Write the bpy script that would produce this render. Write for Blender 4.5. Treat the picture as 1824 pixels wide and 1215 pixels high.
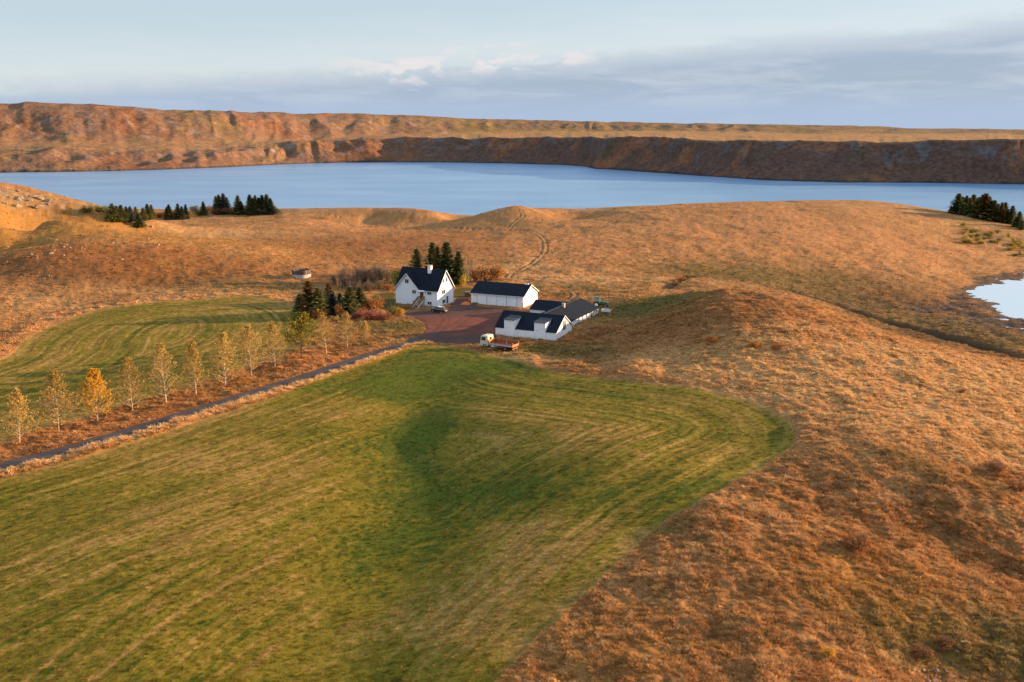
import bpy, bmesh, math, random
import numpy as np
from mathutils import Vector, Matrix

# ------------------------------------------------------------------ scene, camera, light
scene = bpy.context.scene
for o in list(bpy.data.objects):
    bpy.data.objects.remove(o, do_unlink=True)
col = scene.collection

FPX, HY, CZ = 1700.0, 226.0, 46.0          # focal length and horizon in photo pixels, eye height above the yard
PITCH = math.atan((607.5 - HY) / FPX)
cam_d = bpy.data.cameras.new('camera')
cam = bpy.data.objects.new('camera', cam_d)
col.objects.link(cam)
cam.location = (0, 0, CZ)
cam.rotation_euler = (math.pi / 2 - PITCH, 0, 0)
cam_d.sensor_width = 36.0
cam_d.lens = 36.0 * FPX / 1824.0
cam_d.clip_start = 0.5
cam_d.clip_end = 40000
scene.camera = cam

SUN_AZ, SUN_EL = math.radians(15), math.radians(9.8)      # azimuth measured from +X towards +Y
SUN = Vector((math.cos(SUN_AZ) * math.cos(SUN_EL), math.sin(SUN_AZ) * math.cos(SUN_EL), math.sin(SUN_EL)))
sun_d = bpy.data.lights.new('sun', 'SUN')
sun_d.energy = 5.0
sun_d.angle = math.radians(0.55)
sun_d.color = (1.0, 0.66, 0.36)
sun = bpy.data.objects.new('sun', sun_d)
col.objects.link(sun)
sun.rotation_euler = SUN.to_track_quat('Z', 'Y').to_euler()
sun.location = (300, 100, 200)

scene.view_settings.view_transform = 'Standard'
scene.view_settings.look = 'None'
scene.view_settings.exposure = 1.38
scene.view_settings.gamma = 1.0
scene.view_settings.use_curve_mapping = False


class NT:
    """small helper round a node tree"""
    def __init__(self, tree):
        self.t = tree
        self.n = tree.nodes
        self.l = tree.links

    def new(self, kind, **kw):
        nd = self.n.new(kind)
        for k, v in kw.items():
            setattr(nd, k, v)
        return nd

    def link(self, a, b):
        self.l.new(a, b)

    def val(self, sock, v):
        if hasattr(v, 'is_output'):
            self.l.new(v, sock)
        else:
            sock.default_value = v

    def math(self, op, a, b=0.0, c=None, clamp=False):
        nd = self.new('ShaderNodeMath', operation=op)
        nd.use_clamp = clamp
        self.val(nd.inputs[0], a)
        self.val(nd.inputs[1], b)
        if c is not None:
            self.val(nd.inputs[2], c)
        return nd.outputs[0]

    def mix(self, f, a, b, blend='MIX'):
        nd = self.new('ShaderNodeMix', data_type='RGBA', blend_type=blend)
        self.val(nd.inputs['Factor'], f)
        for k, v in (('A', a), ('B', b)):
            s = [i for i in nd.inputs if i.name == k and i.type == 'RGBA'][0]
            if not hasattr(v, 'is_output') and len(v) == 3:
                v = (*v, 1)
            self.val(s, v)
        return [o for o in nd.outputs if o.type == 'RGBA'][0]

    def noise(self, vec, scale, detail=4.0, rough=0.55, dist=0.0):
        nd = self.new('ShaderNodeTexNoise')
        if vec is not None:
            self.link(vec, nd.inputs['Vector'])
        nd.inputs['Scale'].default_value = scale
        nd.inputs['Detail'].default_value = detail
        nd.inputs['Roughness'].default_value = rough
        nd.inputs['Distortion'].default_value = dist
        return nd.outputs['Fac']

    def ramp(self, f, lo, hi, a=0.0, b=1.0):
        nd = self.new('ShaderNodeMapRange', interpolation_type='SMOOTHSTEP')
        self.val(nd.inputs['Value'], f)
        for k, v in zip(('From Min', 'From Max', 'To Min', 'To Max'), (lo, hi, a, b)):
            self.val(nd.inputs[k], v)
        return nd.outputs['Result']


world = bpy.data.worlds.new('World')
scene.world = world
world.use_nodes = True
w = NT(world.node_tree)
w.n.clear()
sky = w.new('ShaderNodeTexSky', sky_type='NISHITA')
sky.sun_disc = False
sky.sun_elevation = SUN_EL
sky.sun_rotation = math.pi / 2 - SUN_AZ
sky.altitude = 100
sky.air_density = 1.0
sky.dust_density = 0.6
sky.ozone_density = 2.5
tc = w.new('ShaderNodeTexCoord')
sp = w.new('ShaderNodeSeparateXYZ')
w.link(tc.outputs['Generated'], sp.inputs[0])
dx_, dy_, dz_ = sp.outputs
az = w.math('ARCTAN2', dx_, dy_)
mp = w.new('ShaderNodeMapping')
w.link(tc.outputs['Generated'], mp.inputs['Vector'])
mp.inputs['Scale'].default_value = (5.0, 5.0, 34.0)
mp2 = w.new('ShaderNodeMapping')
w.link(tc.outputs['Generated'], mp2.inputs['Vector'])
mp2.inputs['Scale'].default_value = (20.0, 20.0, 42.0)
mp2.inputs['Location'].default_value = (0.35, 0.2, 0.0)
n1 = w.noise(mp.outputs[0], 1.6, 6, 0.6, 0.4)
n2 = w.noise(mp2.outputs[0], 1.3, 6, 0.55, 0.3)
top = w.math('ADD', 0.070, w.math('MULTIPLY', w.math('SINE', az), 0.062))
top = w.math('ADD', top, w.math('MULTIPLY', w.math('SUBTRACT', n1, 0.5), 0.05))
below = w.math('SUBTRACT', top, dz_)
bank = w.ramp(below, -0.006, 0.026)
bank = w.math('MULTIPLY', bank, w.ramp(n1, 0.15, 0.5, 0.75, 1.0))
# heaped, sunlit tops along the upper rim of the bank
rim = w.math('MULTIPLY', w.ramp(below, -0.010, 0.002), w.ramp(below, 0.024, 0.004))
gate = w.ramp(w.math('COSINE', w.math('MULTIPLY_ADD', az, 3.0, 0.12)), 0.88, 0.99, 0.12, 1.0)
puff = w.math('MULTIPLY', w.math('MULTIPLY', rim, gate), w.ramp(n2, 0.45, 0.56))
SKYS = 0.056
veil = w.mix(w.ramp(dz_, 0.12, 0.55), (5.0, 5.8, 6.5), (6.2, 7.8, 9.6))
upper = w.mix(0.62, sky.outputs[0], veil)                        # thin veil of high cloud, brightened overhead out of view as added fill light
upper = w.mix(w.ramp(w.math('ABSOLUTE', below), 0.055, 0.0, 0.0, 0.45), upper, (5.4, 5.7, 5.9))
ccol = w.mix(w.ramp(n1, 0.35, 0.7), (2.35, 3.00, 4.00), (3.70, 4.15, 4.85))
lowb = w.mix(w.ramp(dz_, 0.0, 0.05), (2.75, 3.6, 4.95), ccol)
c1 = w.mix(w.math('MULTIPLY', bank, 0.90), upper, lowb)
c2 = w.mix(w.math('MULTIPLY', puff, 0.85), c1, (5.9, 5.5, 5.5))
bg = w.new('ShaderNodeBackground')
w.link(c2, bg.inputs['Color'])
bg.inputs['Strength'].default_value = SKYS
wo = w.new('ShaderNodeOutputWorld')
w.link(bg.outputs[0], wo.inputs['Surface'])

# ------------------------------------------------------------------ small tools
rng = np.random.default_rng(11)
CP, SP = math.cos(PITCH), math.sin(PITCH)


def rays(px, py):
    px = np.asarray(px, float)
    py = np.asarray(py, float)
    dx = (px - 912) / FPX
    dy = (607.5 - py) / FPX
    return dx, CP + dy * SP, -SP + dy * CP


def on_plane(px, py, z):
    a, b, c = rays(px, py)
    t = (np.asarray(z, float) - CZ) / c
    return a * t, b * t


_ANG = np.arange(65536) * (2 * math.pi / 65536)
GCOS, GSIN = np.cos(_ANG).astype(np.float32), np.sin(_ANG).astype(np.float32)


def perlin(x, y, seed=0):
    x, y = np.broadcast_arrays(np.asarray(x, float), np.asarray(y, float))
    fx_, fy_ = np.floor(x), np.floor(y)
    fx, fy = (x - fx_).astype(np.float32), (y - fy_).astype(np.float32)
    xi, yi = fx_.astype(np.int64).astype(np.uint32), fy_.astype(np.int64).astype(np.uint32)
    u = fx * fx * fx * (fx * (fx * 6 - 15) + 10)
    v = fy * fy * fy * (fy * (fy * 6 - 15) + 10)
    one = np.uint32(1)
    hx0, hx1 = xi * np.uint32(374761393), (xi + one) * np.uint32(374761393)
    sd = np.uint32((seed * 974634777) & 0xffffffff)
    hy0, hy1 = yi * np.uint32(668265263) + sd, (yi + one) * np.uint32(668265263) + sd

    def grad(a, b, gx, gy):
        h = a + b
        h = (h ^ (h >> np.uint32(13))) * np.uint32(1274126177)
        h = (h ^ (h >> np.uint32(16))) & np.uint32(0xffff)
        return GCOS[h] * gx + GSIN[h] * gy
    n00 = grad(hx0, hy0, fx, fy)
    n10 = grad(hx1, hy0, fx - 1, fy)
    n01 = grad(hx0, hy1, fx, fy - 1)
    n11 = grad(hx1, hy1, fx - 1, fy - 1)
    return (((n00 + (n10 - n00) * u) * (1 - v)) + (n01 + (n11 - n01) * u) * v) * 1.5


def fbm(x, y, size, octaves=4, seed=0, gain=0.5):
    s, a, f, tot = 0, 1.0, 1.0 / size, 0
    for i in range(octaves):
        s = s + a * perlin(x * f + 17.3 * i, y * f - 9.1 * i, seed + i)
        tot += a
        a *= gain
        f *= 2.03
    return s / tot


def sstep(x, a, b):
    t = np.clip((x - a) / (b - a), 0, 1)
    return t * t * (3 - 2 * t)


# ------------------------------------------------------------------ terrain: heights read off the photograph
WATER = -9.0
CONTROL = [
    # yard, buildings
    (707, 540, 0), (808, 537, 0), (845, 540, 0), (932, 548, 0), (957, 538, 0), (883, 597, 0), (990, 606, 0),
    (790, 590, 0), (840, 575, 0), (750, 560, 0), (858, 620, -.1), (925, 628, 0), (1064, 560, .2), (1020, 580, .3), (690, 545, .2),
    (820, 515, 0), (760, 515, 0), (900, 520, -.2), (980, 520, -.3),
    # drive
    (700, 620, -.2), (640, 640, -.3), (480, 690, -.5), (300, 745, -.8), (100, 805, -1), (0, 832, -1.2), (-200, 890, -1.5),
    # left meadow
    (350, 535, 1.2), (450, 528, 1.2), (530, 550, .8), (200, 548, 1.2), (60, 600, .8), (0, 645, .4), (250, 620, .3), (150, 690, -.5),
    (400, 620, .2), (480, 600, .1), (560, 600, .1), (-150, 720, -.2),
    # big field
    (770, 625, -0.10), (700, 670, -0.60), (760, 680, -1.00), (850, 660, -0.10), (960, 690, 0.50), (1100, 710, 1.30), (1250, 730, 1.40), (1400, 770, 0.90),
    (735, 740, -1.99), (700, 740, -1.70), (660, 730, -1.27), (790, 745, -0.80), (860, 750, 0.20), (1000, 770, 1.20), (1150, 800, 1.40), (1300, 830, 0.60),
    (730, 800, -2.50), (790, 820, -1.92), (690, 800, -2.14), (600, 790, -1.42), (880, 840, -0.80), (1000, 880, -0.10), (1120, 930, -0.10),
    (700, 900, -2.78), (600, 900, -2.06), (780, 920, -2.50), (860, 930, -1.70), (950, 950, -1.00), (1040, 1000, -0.60),
    (660, 1020, -3.22), (560, 1020, -3.00), (760, 1030, -2.78), (850, 1040, -1.70), (940, 1090, -1.42),
    (600, 1180, -3.65), (480, 1180, -3.60), (720, 1180, -2.93), (820, 1180, -1.99), (900, 1190, -1.78),
    (400, 820, -1.20), (200, 880, -1.50), (0, 920, -2.00), (300, 1000, -2.00), (100, 1080, -2.60), (300, 1180, -3.00), (0, 1200, -3.40), (-250, 1000, -2.60),
    (500, 850, -1.60),
    # rough slope to the right of the field
    (1100, 660, 1.3), (1000, 640, .5), (1250, 665, 2.6), (1400, 690, 2.5), (1450, 730, 1.8), (1550, 720, 2.2), (1700, 740, .6), (1824, 770, -1.2),
    (1500, 820, 1.7), (1620, 850, 1.5), (1720, 885, .2), (1824, 905, -1.4), (1560, 920, -.7), (1690, 960, -2.6), (1350, 900, .8), (1200, 960, .0), (1480, 980, -.5), (1640, 1010, -2.6), (1824, 1040, -4.6),
    (1300, 1060, -.4), (1100, 1100, -.9), (1450, 1100, -1.0), (1600, 1120, -3.0), (1700, 1150, -4.9), (1660, 1195, -5.2), (1824, 1150, -4.8),
    (1000, 1200, -1.7), (1200, 1200, -1.4), (1400, 1200, -2.2), (2000, 1000, -6), (2050, 850, -5),
    # mound and the ridge that runs down to the right
    (1050, 590, 1.0), (1080, 570, 1.5), (1110, 545, 2.2), (1100, 600, 1.5), (1150, 620, 2.0), (1150, 562, 1.9), (1180, 552, 2.7), (1200, 538, 5.2), (1222, 521, 7.4), (1270, 515, 8.4), (1340, 517, 8.4), (1390, 529, 7.6),
    (1215, 575, 4.2), (1260, 560, 6.6), (1330, 560, 7.0), (1400, 580, 6.2), (1280, 600, 4.8), (1380, 615, 4.8), (1230, 630, 2.7), (1340, 650, 3.0), (1460, 561, 5.8), (1500, 579, 4.8), (1440, 546, -3.2), (1390, 519, -2.0), (1330, 510, -1.2), (1500, 571, -5.2), (1600, 599, -6.8), (1700, 623, -7.2), (1824, 649, -7.2), (1600, 606, 2.2), (1700, 629, .6),
    (1824, 655, -1.0), (1950, 690, -3.5), (1480, 640, 3.6), (1600, 660, 2.0), (1720, 690, .4),
    # marsh behind the ridge
    (1380, 508, -3.5), (1460, 535, -5.2), (1560, 565, -7.0), (1680, 600, -8.2), (1824, 635, -7.6), (1824, 600, -7.9), (1770, 590, -8.0), (1824, 578, -8.6), (1240, 502, -.6), (1120, 525, .0), (1080, 528, .0),
    (1210, 496, -1.6), (1320, 480, -2.4), (1450, 500, -5.4), (1550, 530, -7.2), (1640, 545, -8.2), (1741, 558, -8.9), (1720, 580, -8.6), (1790, 500, -8.9),
    (1740, 490, -8.0), (1640, 500, -6.6), (1790, 530, -10), (1824, 552, -9.8),
    # hill behind the farm
    (1000, 480, -.4), (1100, 470, -.6), (1200, 460, -.8), (1300, 450, -.6), (1450, 460, -2.4), (1550, 450, -2.4), (1650, 455, -4.6), (1760, 455, -6.6),
    (1050, 430, .2), (1200, 410, 1.6), (1350, 400, 2.8), (1500, 400, 2.2), (1620, 405, .4), (1720, 415, -3.2), (1810, 430, -5.6),
    (1250, 362, 4.6), (1400, 358, 5.0), (1560, 358, 4.6), (1620, 366, 3.0), (1690, 381, .6), (1760, 396, -2.0), (1824, 413, -4.6),
    (1140, 372, 3.4), (1050, 377, .6), (1090, 378, 2.6), (990, 374, 1.6), (930, 368, 5.0), (890, 376, 3.4), (1010, 392, -2.6), (1040, 393, -1.6), (930, 395, .2), (880, 400, -1.4), (960, 425, -.6),
    (850, 384, -.8), (780, 379, -1.0), (700, 377, -.6), (620, 377, -.6), (570, 380, -1.4), (520, 373, -.2), (560, 395, -2.4), (660, 396, -5.4), (740, 402, -5.4), (800, 392, -5.0),
    (700, 430, -1.4), (850, 430, -1.2), (620, 440, -1.0), (780, 470, -.6), (660, 480, .2), (900, 470, -.6), (600, 415, -2.0),
    # tree belt by the lake
    (160, 374, -1.0), (250, 372, -.4), (350, 373, -1.2), (450, 373, -.8), (220, 395, -2.6), (300, 392, -2.8), (400, 383, -2.2), (480, 382, -2.0), (300, 405, -2.4), (400, 402, -2.0), (500, 405, -1.8),
    # rocky knolls at the left
    (0, 327, 20.5), (50, 333, 19.2), (85, 348, 16.6), (120, 366, 13.4), (160, 384, 9.6), (210, 398, 6.2), (260, 407, 3.4), (-120, 318, 23), (-250, 335, 20),
    (0, 385, 12.8), (70, 395, 10.6), (0, 415, 8.6), (0, 446, 3.0), (60, 410, 8.0), (60, 431, 2.8), (125, 406, 6.8), (130, 423, 2.4), (220, 420, 1.8), (-120, 420, 9),
    (0, 459, 8.2), (80, 437, 10.0), (150, 429, 10.4), (220, 427, 9.2), (300, 427, 7.8), (380, 431, 6.2), (450, 438, 4.6), (520, 449, 2.8), (590, 461, 1.2),
    (0, 500, 4.4), (100, 490, 5.0), (200, 480, 5.0), (300, 475, 4.4), (400, 480, 3.0), (350, 495, 1.8), (240, 503, 2.0), (0, 545, 1.6), (120, 530, 1.5), (300, 512, 1.6), (460, 500, 1.8), (537, 491, 1.8), (590, 500, .6), (620, 530, .3),
    (450, 415, -.4), (350, 416, .2), (-150, 480, 6), (-200, 560, 2.5), (560, 545, .5), (640, 560, .2),
]
WORLD_PTS = [(-560, 760, -17), (-330, 700, -17), (-200, 690, -17), (-100, 660, -17), (0, 650, -17), (100, 680, -17), (220, 690, -17), (330, 640, -17), (420, 560, -16),
             (250, 640, -14), (330, 480, -13), (-330, 560, -8), (-240, 520, 6), (-160, 600, -9), (-60, 600, -9), (20, 600, -8), (130, 640, -9), (-420, 430, 16), (-420, 250, 6), (-300, 100, 0), (-150, 0, -3), (0, 0, -4), (150, 0, -6),
             (300, 120, -8), (260, 250, -9.6), (420, 300, -8), (300, 380, -11), (0, -300, -2), (-500, -300, 2), (500, -300, -2), (600, 150, -4), (700, 500, -12), (-700, 500, 6), (0, 900, -25), (-700, 900, -25), (700, 900, -25), (60, 30, -5), (48, 262, .2), (66, 264, -.6), (30, 266, -.2)]
_c = np.array(CONTROL, float)
_x, _y = on_plane(_c[:, 0], _c[:, 1], _c[:, 2])
PX = np.concatenate([_x, [p[0] for p in WORLD_PTS]])
PY = np.concatenate([_y, [p[1] for p in WORLD_PTS]])
PZ = np.concatenate([_c[:, 2], [p[2] for p in WORLD_PTS]])


def kernel(r2):
    return np.where(r2 > 1e-9, r2 * np.log(np.maximum(r2, 1e-9)), 0.0) * 0.5


S_ = 100.0
_r2 = ((PX[:, None] - PX[None]) ** 2 + (PY[:, None] - PY[None]) ** 2) / S_ ** 2
N_ = len(PX)
A_ = np.zeros((N_ + 3, N_ + 3))
A_[:N_, :N_] = kernel(_r2) + np.eye(N_) * 0.0012
A_[:N_, N_:] = np.stack([np.ones(N_), PX / S_, PY / S_], 1)
A_[N_:, :N_] = A_[:N_, N_:].T
TPS = np.linalg.solve(A_, np.concatenate([PZ, np.zeros(3)]))


def _tps(x, y):
    out = np.empty(len(x))
    for i in range(0, len(x), 40000):
        xs, ys = x[i:i + 40000], y[i:i + 40000]
        r2 = ((xs[:, None] - PX[None]) ** 2 + (ys[:, None] - PY[None]) ** 2) / S_ ** 2
        np.maximum(r2, 1e-9, out=r2)
        k = np.log(r2)
        k *= r2
        out[i:i + 40000] = k @ (TPS[:N_] * 0.5) + TPS[N_] + TPS[N_ + 1] * xs / S_ + TPS[N_ + 2] * ys / S_
    return out


# the interpolated surface is tabulated once (3 m steps) and read back with a cubic filter
GX0, GY0, GST, GNX, GNY = -600.0, -120.0, 3.2, 376, 310
_gx, _gy = np.meshgrid(GX0 + GST * np.arange(GNX), GY0 + GST * np.arange(GNY), indexing='xy')
GRID = _tps(_gx.ravel(), _gy.ravel()).reshape(GNY, GNX)


def h_smooth(x, y):
    x = np.asarray(x, float)
    y = np.asarray(y, float)
    u = np.clip((x - GX0) / GST, 1.001, GNX - 2.002)
    v = np.clip((y - GY0) / GST, 1.001, GNY - 2.002)
    i, j = u.astype(np.int64), v.astype(np.int64)
    fu, fv = u - i, v - j

    def wts(t):
        return (-.5 * t + t * t - .5 * t ** 3, 1 - 2.5 * t * t + 1.5 * t ** 3, .5 * t + 2 * t * t - 1.5 * t ** 3, -.5 * t * t + .5 * t ** 3)
    wu, wv = wts(fu), wts(fv)
    out = 0
    for a in range(4):
        row = 0
        for b in range(4):
            row = row + wu[b] * GRID[j + a - 1, i + b - 1]
        out = out + wv[a] * row
    far = sstep(np.hypot(x, y), 700, 1100)
    back = sstep(-y, -40, 60)
    out = out * (1 - far) + (-25 + 21 * back) * far
    return np.clip(out, -25, 40)


def hit(px, py):
    """where the sight line through a photo pixel meets the ground"""
    a, b, c = rays(px, py)
    t = np.geomspace(60, 760, 700)
    z = h_smooth(a * t, b * t)
    d = CZ + c * t - z
    k = np.argmax(d < 0) if (d < 0).any() else len(t) - 1
    if k > 0:
        f = d[k - 1] / (d[k - 1] - d[k])
        tt = t[k - 1] + f * (t[k] - t[k - 1])
    else:
        tt = t[k]
    return np.array((a * tt, b * tt))


def hits(pts):
    return np.array([hit(*p) for p in pts])


def poly_sdf(x, y, P):
    """signed distance to a closed polygon, positive inside"""
    d2 = np.full(x.shape, 1e18)
    ins = np.zeros(x.shape, bool)
    for i in range(len(P)):
        ax, ay = P[i]
        bx, by = P[(i + 1) % len(P)]
        ex, ey = bx - ax, by - ay
        t = np.clip(((x - ax) * ex + (y - ay) * ey) / (ex * ex + ey * ey), 0, 1)
        d2 = np.minimum(d2, (x - ax - t * ex) ** 2 + (y - ay - t * ey) ** 2)
        cr = ((ay > y) != (by > y)) & (x < (bx - ax) * (y - ay) / (by - ay + 1e-12) + ax)
        ins ^= cr
    d = np.sqrt(d2)
    return np.where(ins, d, -d)


def line_dist(x, y, P):
    d2 = np.full(x.shape, 1e18)
    for i in range(len(P) - 1):
        ax, ay = P[i]
        bx, by = P[i + 1]
        ex, ey = bx - ax, by - ay
        t = np.clip(((x - ax) * ex + (y - ay) * ey) / (ex * ex + ey * ey), 0, 1)
        d2 = np.minimum(d2, (x - ax - t * ex) ** 2 + (y - ay - t * ey) ** 2)
    return np.sqrt(d2)


def smooth_line(P, n=8, closed=False):
    P = [np.array(p, float) for p in P]
    out = []
    m = len(P)
    for i in range(m if closed else m - 1):
        if closed:
            p0, p1, p2, p3 = P[i - 1], P[i], P[(i + 1) % m], P[(i + 2) % m]
        else:
            p0, p1, p2, p3 = P[max(i - 1, 0)], P[i], P[i + 1], P[min(i + 2, m - 1)]
        for k in range(n):
            t = k / n
            out.append(0.5 * ((2 * p1) + (-p0 + p2) * t + (2 * p0 - 5 * p1 + 4 * p2 - p3) * t * t + (-p0 + 3 * p1 - 3 * p2 + p3) * t ** 3))
    if not closed:
        out.append(P[-1])
    return np.array(out)


FIELD = smooth_line(hits([(745, 613), (800, 616), (860, 630), (920, 642), (960, 656), (1040, 668), (1150, 680), (1250, 692), (1330, 712), (1385, 738), (1414, 765),
                          (1414, 787), (1390, 811), (1330, 846), (1250, 890), (1180, 930), (1080, 1020), (1000, 1096), (930, 1166), (885, 1213)]), 4)
_fl = smooth_line(hits([(0, 852), (100, 826), (200, 797), (300, 766), (400, 734), (500, 701), (600, 664), (680, 636)]), 2)
FIELD = np.concatenate([FIELD, [(-12, 45), (-30, 10), (-90, 20), (-110, 70)], _fl])
MEADOW = smooth_line(hits([(350, 533), (450, 527), (515, 541), (555, 562), (560, 590), (520, 625), (450, 650), (380, 672), (290, 703), (200, 730), (100, 757), (0, 787),
                           (-200, 850), (-400, 800), (-200, 700), (0, 640), (40, 608), (100, 576), (200, 547)]), 3, True)
ROAD = smooth_line(hits([(800, 590), (765, 598), (730, 610), (690, 622), (640, 638), (560, 665), (480, 690), (400, 715), (300, 746), (200, 776), (100, 805), (0, 832), (-150, 876), (-400, 940)]), 6)
YARD = hits([(716, 560), (735, 552), (779, 551), (806, 542), (812, 532), (832, 530), (842, 543), (900, 549), (933, 553), (960, 545), (968, 551), (945, 556), (922, 553), (897, 566), (884, 592),
             (882, 605), (860, 611), (835, 613), (800, 612), (770, 609), (742, 607), (756, 590), (757, 578), (745, 569)])
YARD_S = smooth_line(YARD, 3, True)
TRACKS = [smooth_line(hits(p), 6) for p in (
    [(1000, 536), (1018, 530), (1022, 523), (1005, 517)],
    [(985, 505), (940, 500), (908, 497), (908, 491), (925, 482), (948, 470), (963, 456), (971, 440), (966, 424), (950, 414), (920, 410), (870, 409), (800, 406)],
    [(905, 409), (915, 398), (931, 384), (927, 374)], [(585, 382), (612, 392), (628, 406)])]
GULLY = smooth_line(hits([(1222, 492), (1200, 500), (1185, 512)]), 4)
DITCH = smooth_line(np.stack(on_plane(np.array([1400, 1450, 1520, 1600, 1700, 1824, 1900]), np.array([517, 533, 552, 574, 602, 636, 656]), np.array([-4.2, -5.2, -6.2, -7.2, -7.8, -7.6, -7.5])), 1), 4)
LAWNS = [smooth_line(hits(p), 3, True) for p in ([(660, 528), (700, 520), (708, 541), (735, 549), (720, 556), (690, 553), (668, 545)], [(808, 516), (842, 512), (842, 530), (812, 532)])]


def surf(x, y):
    """masks that say what grows where"""
    m = {}
    wob = 0.5 * fbm(x, y, 5, 3, 71)
    m['field'] = poly_sdf(x, y, FIELD) + wob * 0.7
    m['meadow'] = poly_sdf(x, y, MEADOW) + wob
    m['road'] = line_dist(x, y, ROAD)
    m['yard'] = poly_sdf(x, y, YARD_S)
    tr = np.full(x.shape, 1e9)
    for t in TRACKS:
        tr = np.minimum(tr, line_dist(x, y, t))
    m['track'] = tr
    m['lawn'] = np.maximum(poly_sdf(x, y, LAWNS[0]), poly_sdf(x, y, LAWNS[1])) + wob
    m['gully'] = line_dist(x, y, GULLY)
    m['ditch'] = line_dist(x, y, DITCH)
    return m


def detail(x, y, m):
    tame = np.maximum.reduce([sstep(m['field'], -1.2, .6), sstep(m['meadow'], -1.2, .6), sstep(-m['road'], -5, -2.2), sstep(m['yard'], -5, -1), sstep(m['lawn'], -2, 0)])
    rough = 1 - tame
    bld = sstep(np.hypot((x + 5) / 33, (y - 231) / 30), 0.85, 1.1)
    rough2 = rough * bld
    r = np.hypot(x, y)
    z = rough2 * np.clip(1.35 - r / 900, .8, 1) * (1.05 * fbm(x, y, 26, 3, 5) + 0.55 * fbm(x, y, 7, 3, 9))
    z += np.exp(-(((x - 58) / 26) ** 2 + ((y - 216) / 26) ** 2)) * (1.5 * fbm(x, y, 13, 3, 15) + .5 * fbm(x, y, 5, 2, 16))
    z += rough * (0.40 * fbm(x, y, 2.6, 3, 21) * np.clip(1.25 - r / 700, .4, 1) + 0.10 * np.clip(perlin(x / .9, y / .9, 33), -.3, 1))
    z += (1 - rough) * 0.09 * fbm(x, y, 11, 3, 40) * bld
    # cut grass stands lower than the rough that borders it
    z -= 0.12 * np.maximum(sstep(m['field'], -.3, .5), sstep(m['meadow'], -.3, .5))
    rut = np.exp(-((np.abs(m['track']) - 0.95) / .42) ** 2)
    z -= 0.22 * rut
    z -= 1.6 * np.exp(-(m['gully'] / 2.6) ** 2) + 1.0 * np.exp(-(m['ditch'] / 2.4) ** 2)
    # broken rock steps on the left knoll
    rock = np.exp(-(((x + 225) / 60) ** 2 + ((y - 415) / 26) ** 2)) * bld
    z += rock * 1.6 * np.abs(fbm(x, y, 9, 4, 61))
    shore = sstep(r, 520, 600)
    return z * (1 - 0.7 * shore)


def height(x, y):
    x = np.atleast_1d(np.asarray(x, float))
    y = np.atleast_1d(np.asarray(y, float))
    return h_smooth(x, y) + detail(x, y, surf(x, y))


def lin(r, g, b):
    f = lambda c: ((c / 255 + 0.055) / 1.055) ** 2.4 if c > 10 else c / 255 / 12.92
    return np.array((f(r), f(g), f(b)))


# natural pigments (linear reflectance)
C_TAN = np.array((.395, .190, .064))
C_STRAW = np.array((.58, .335, .138))
C_RUST = np.array((.27, .105, .032))
C_ORANGE = np.array((.50, .225, .082))
C_OCHRE = np.array((.36, .175, .035))
C_OLIVE = np.array((.150, .118, .028))
C_GREEN = np.array((.086, .096, .007))
C_BRIGHT = np.array((.105, .130, .008))
C_DARK = np.array((.095, .055, .026))
C_MUD = np.array((.085, .060, .048))
C_ROCK = np.array((.34, .27, .20))

BLOBS = []      # patches of a different growth: x, y, radius across, radius along, pigment, strength


def blob(px, py, rx, ry, c, s):
    p = hit(px, py)
    BLOBS.append((p[0], p[1], rx, ry, c, s))


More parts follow.
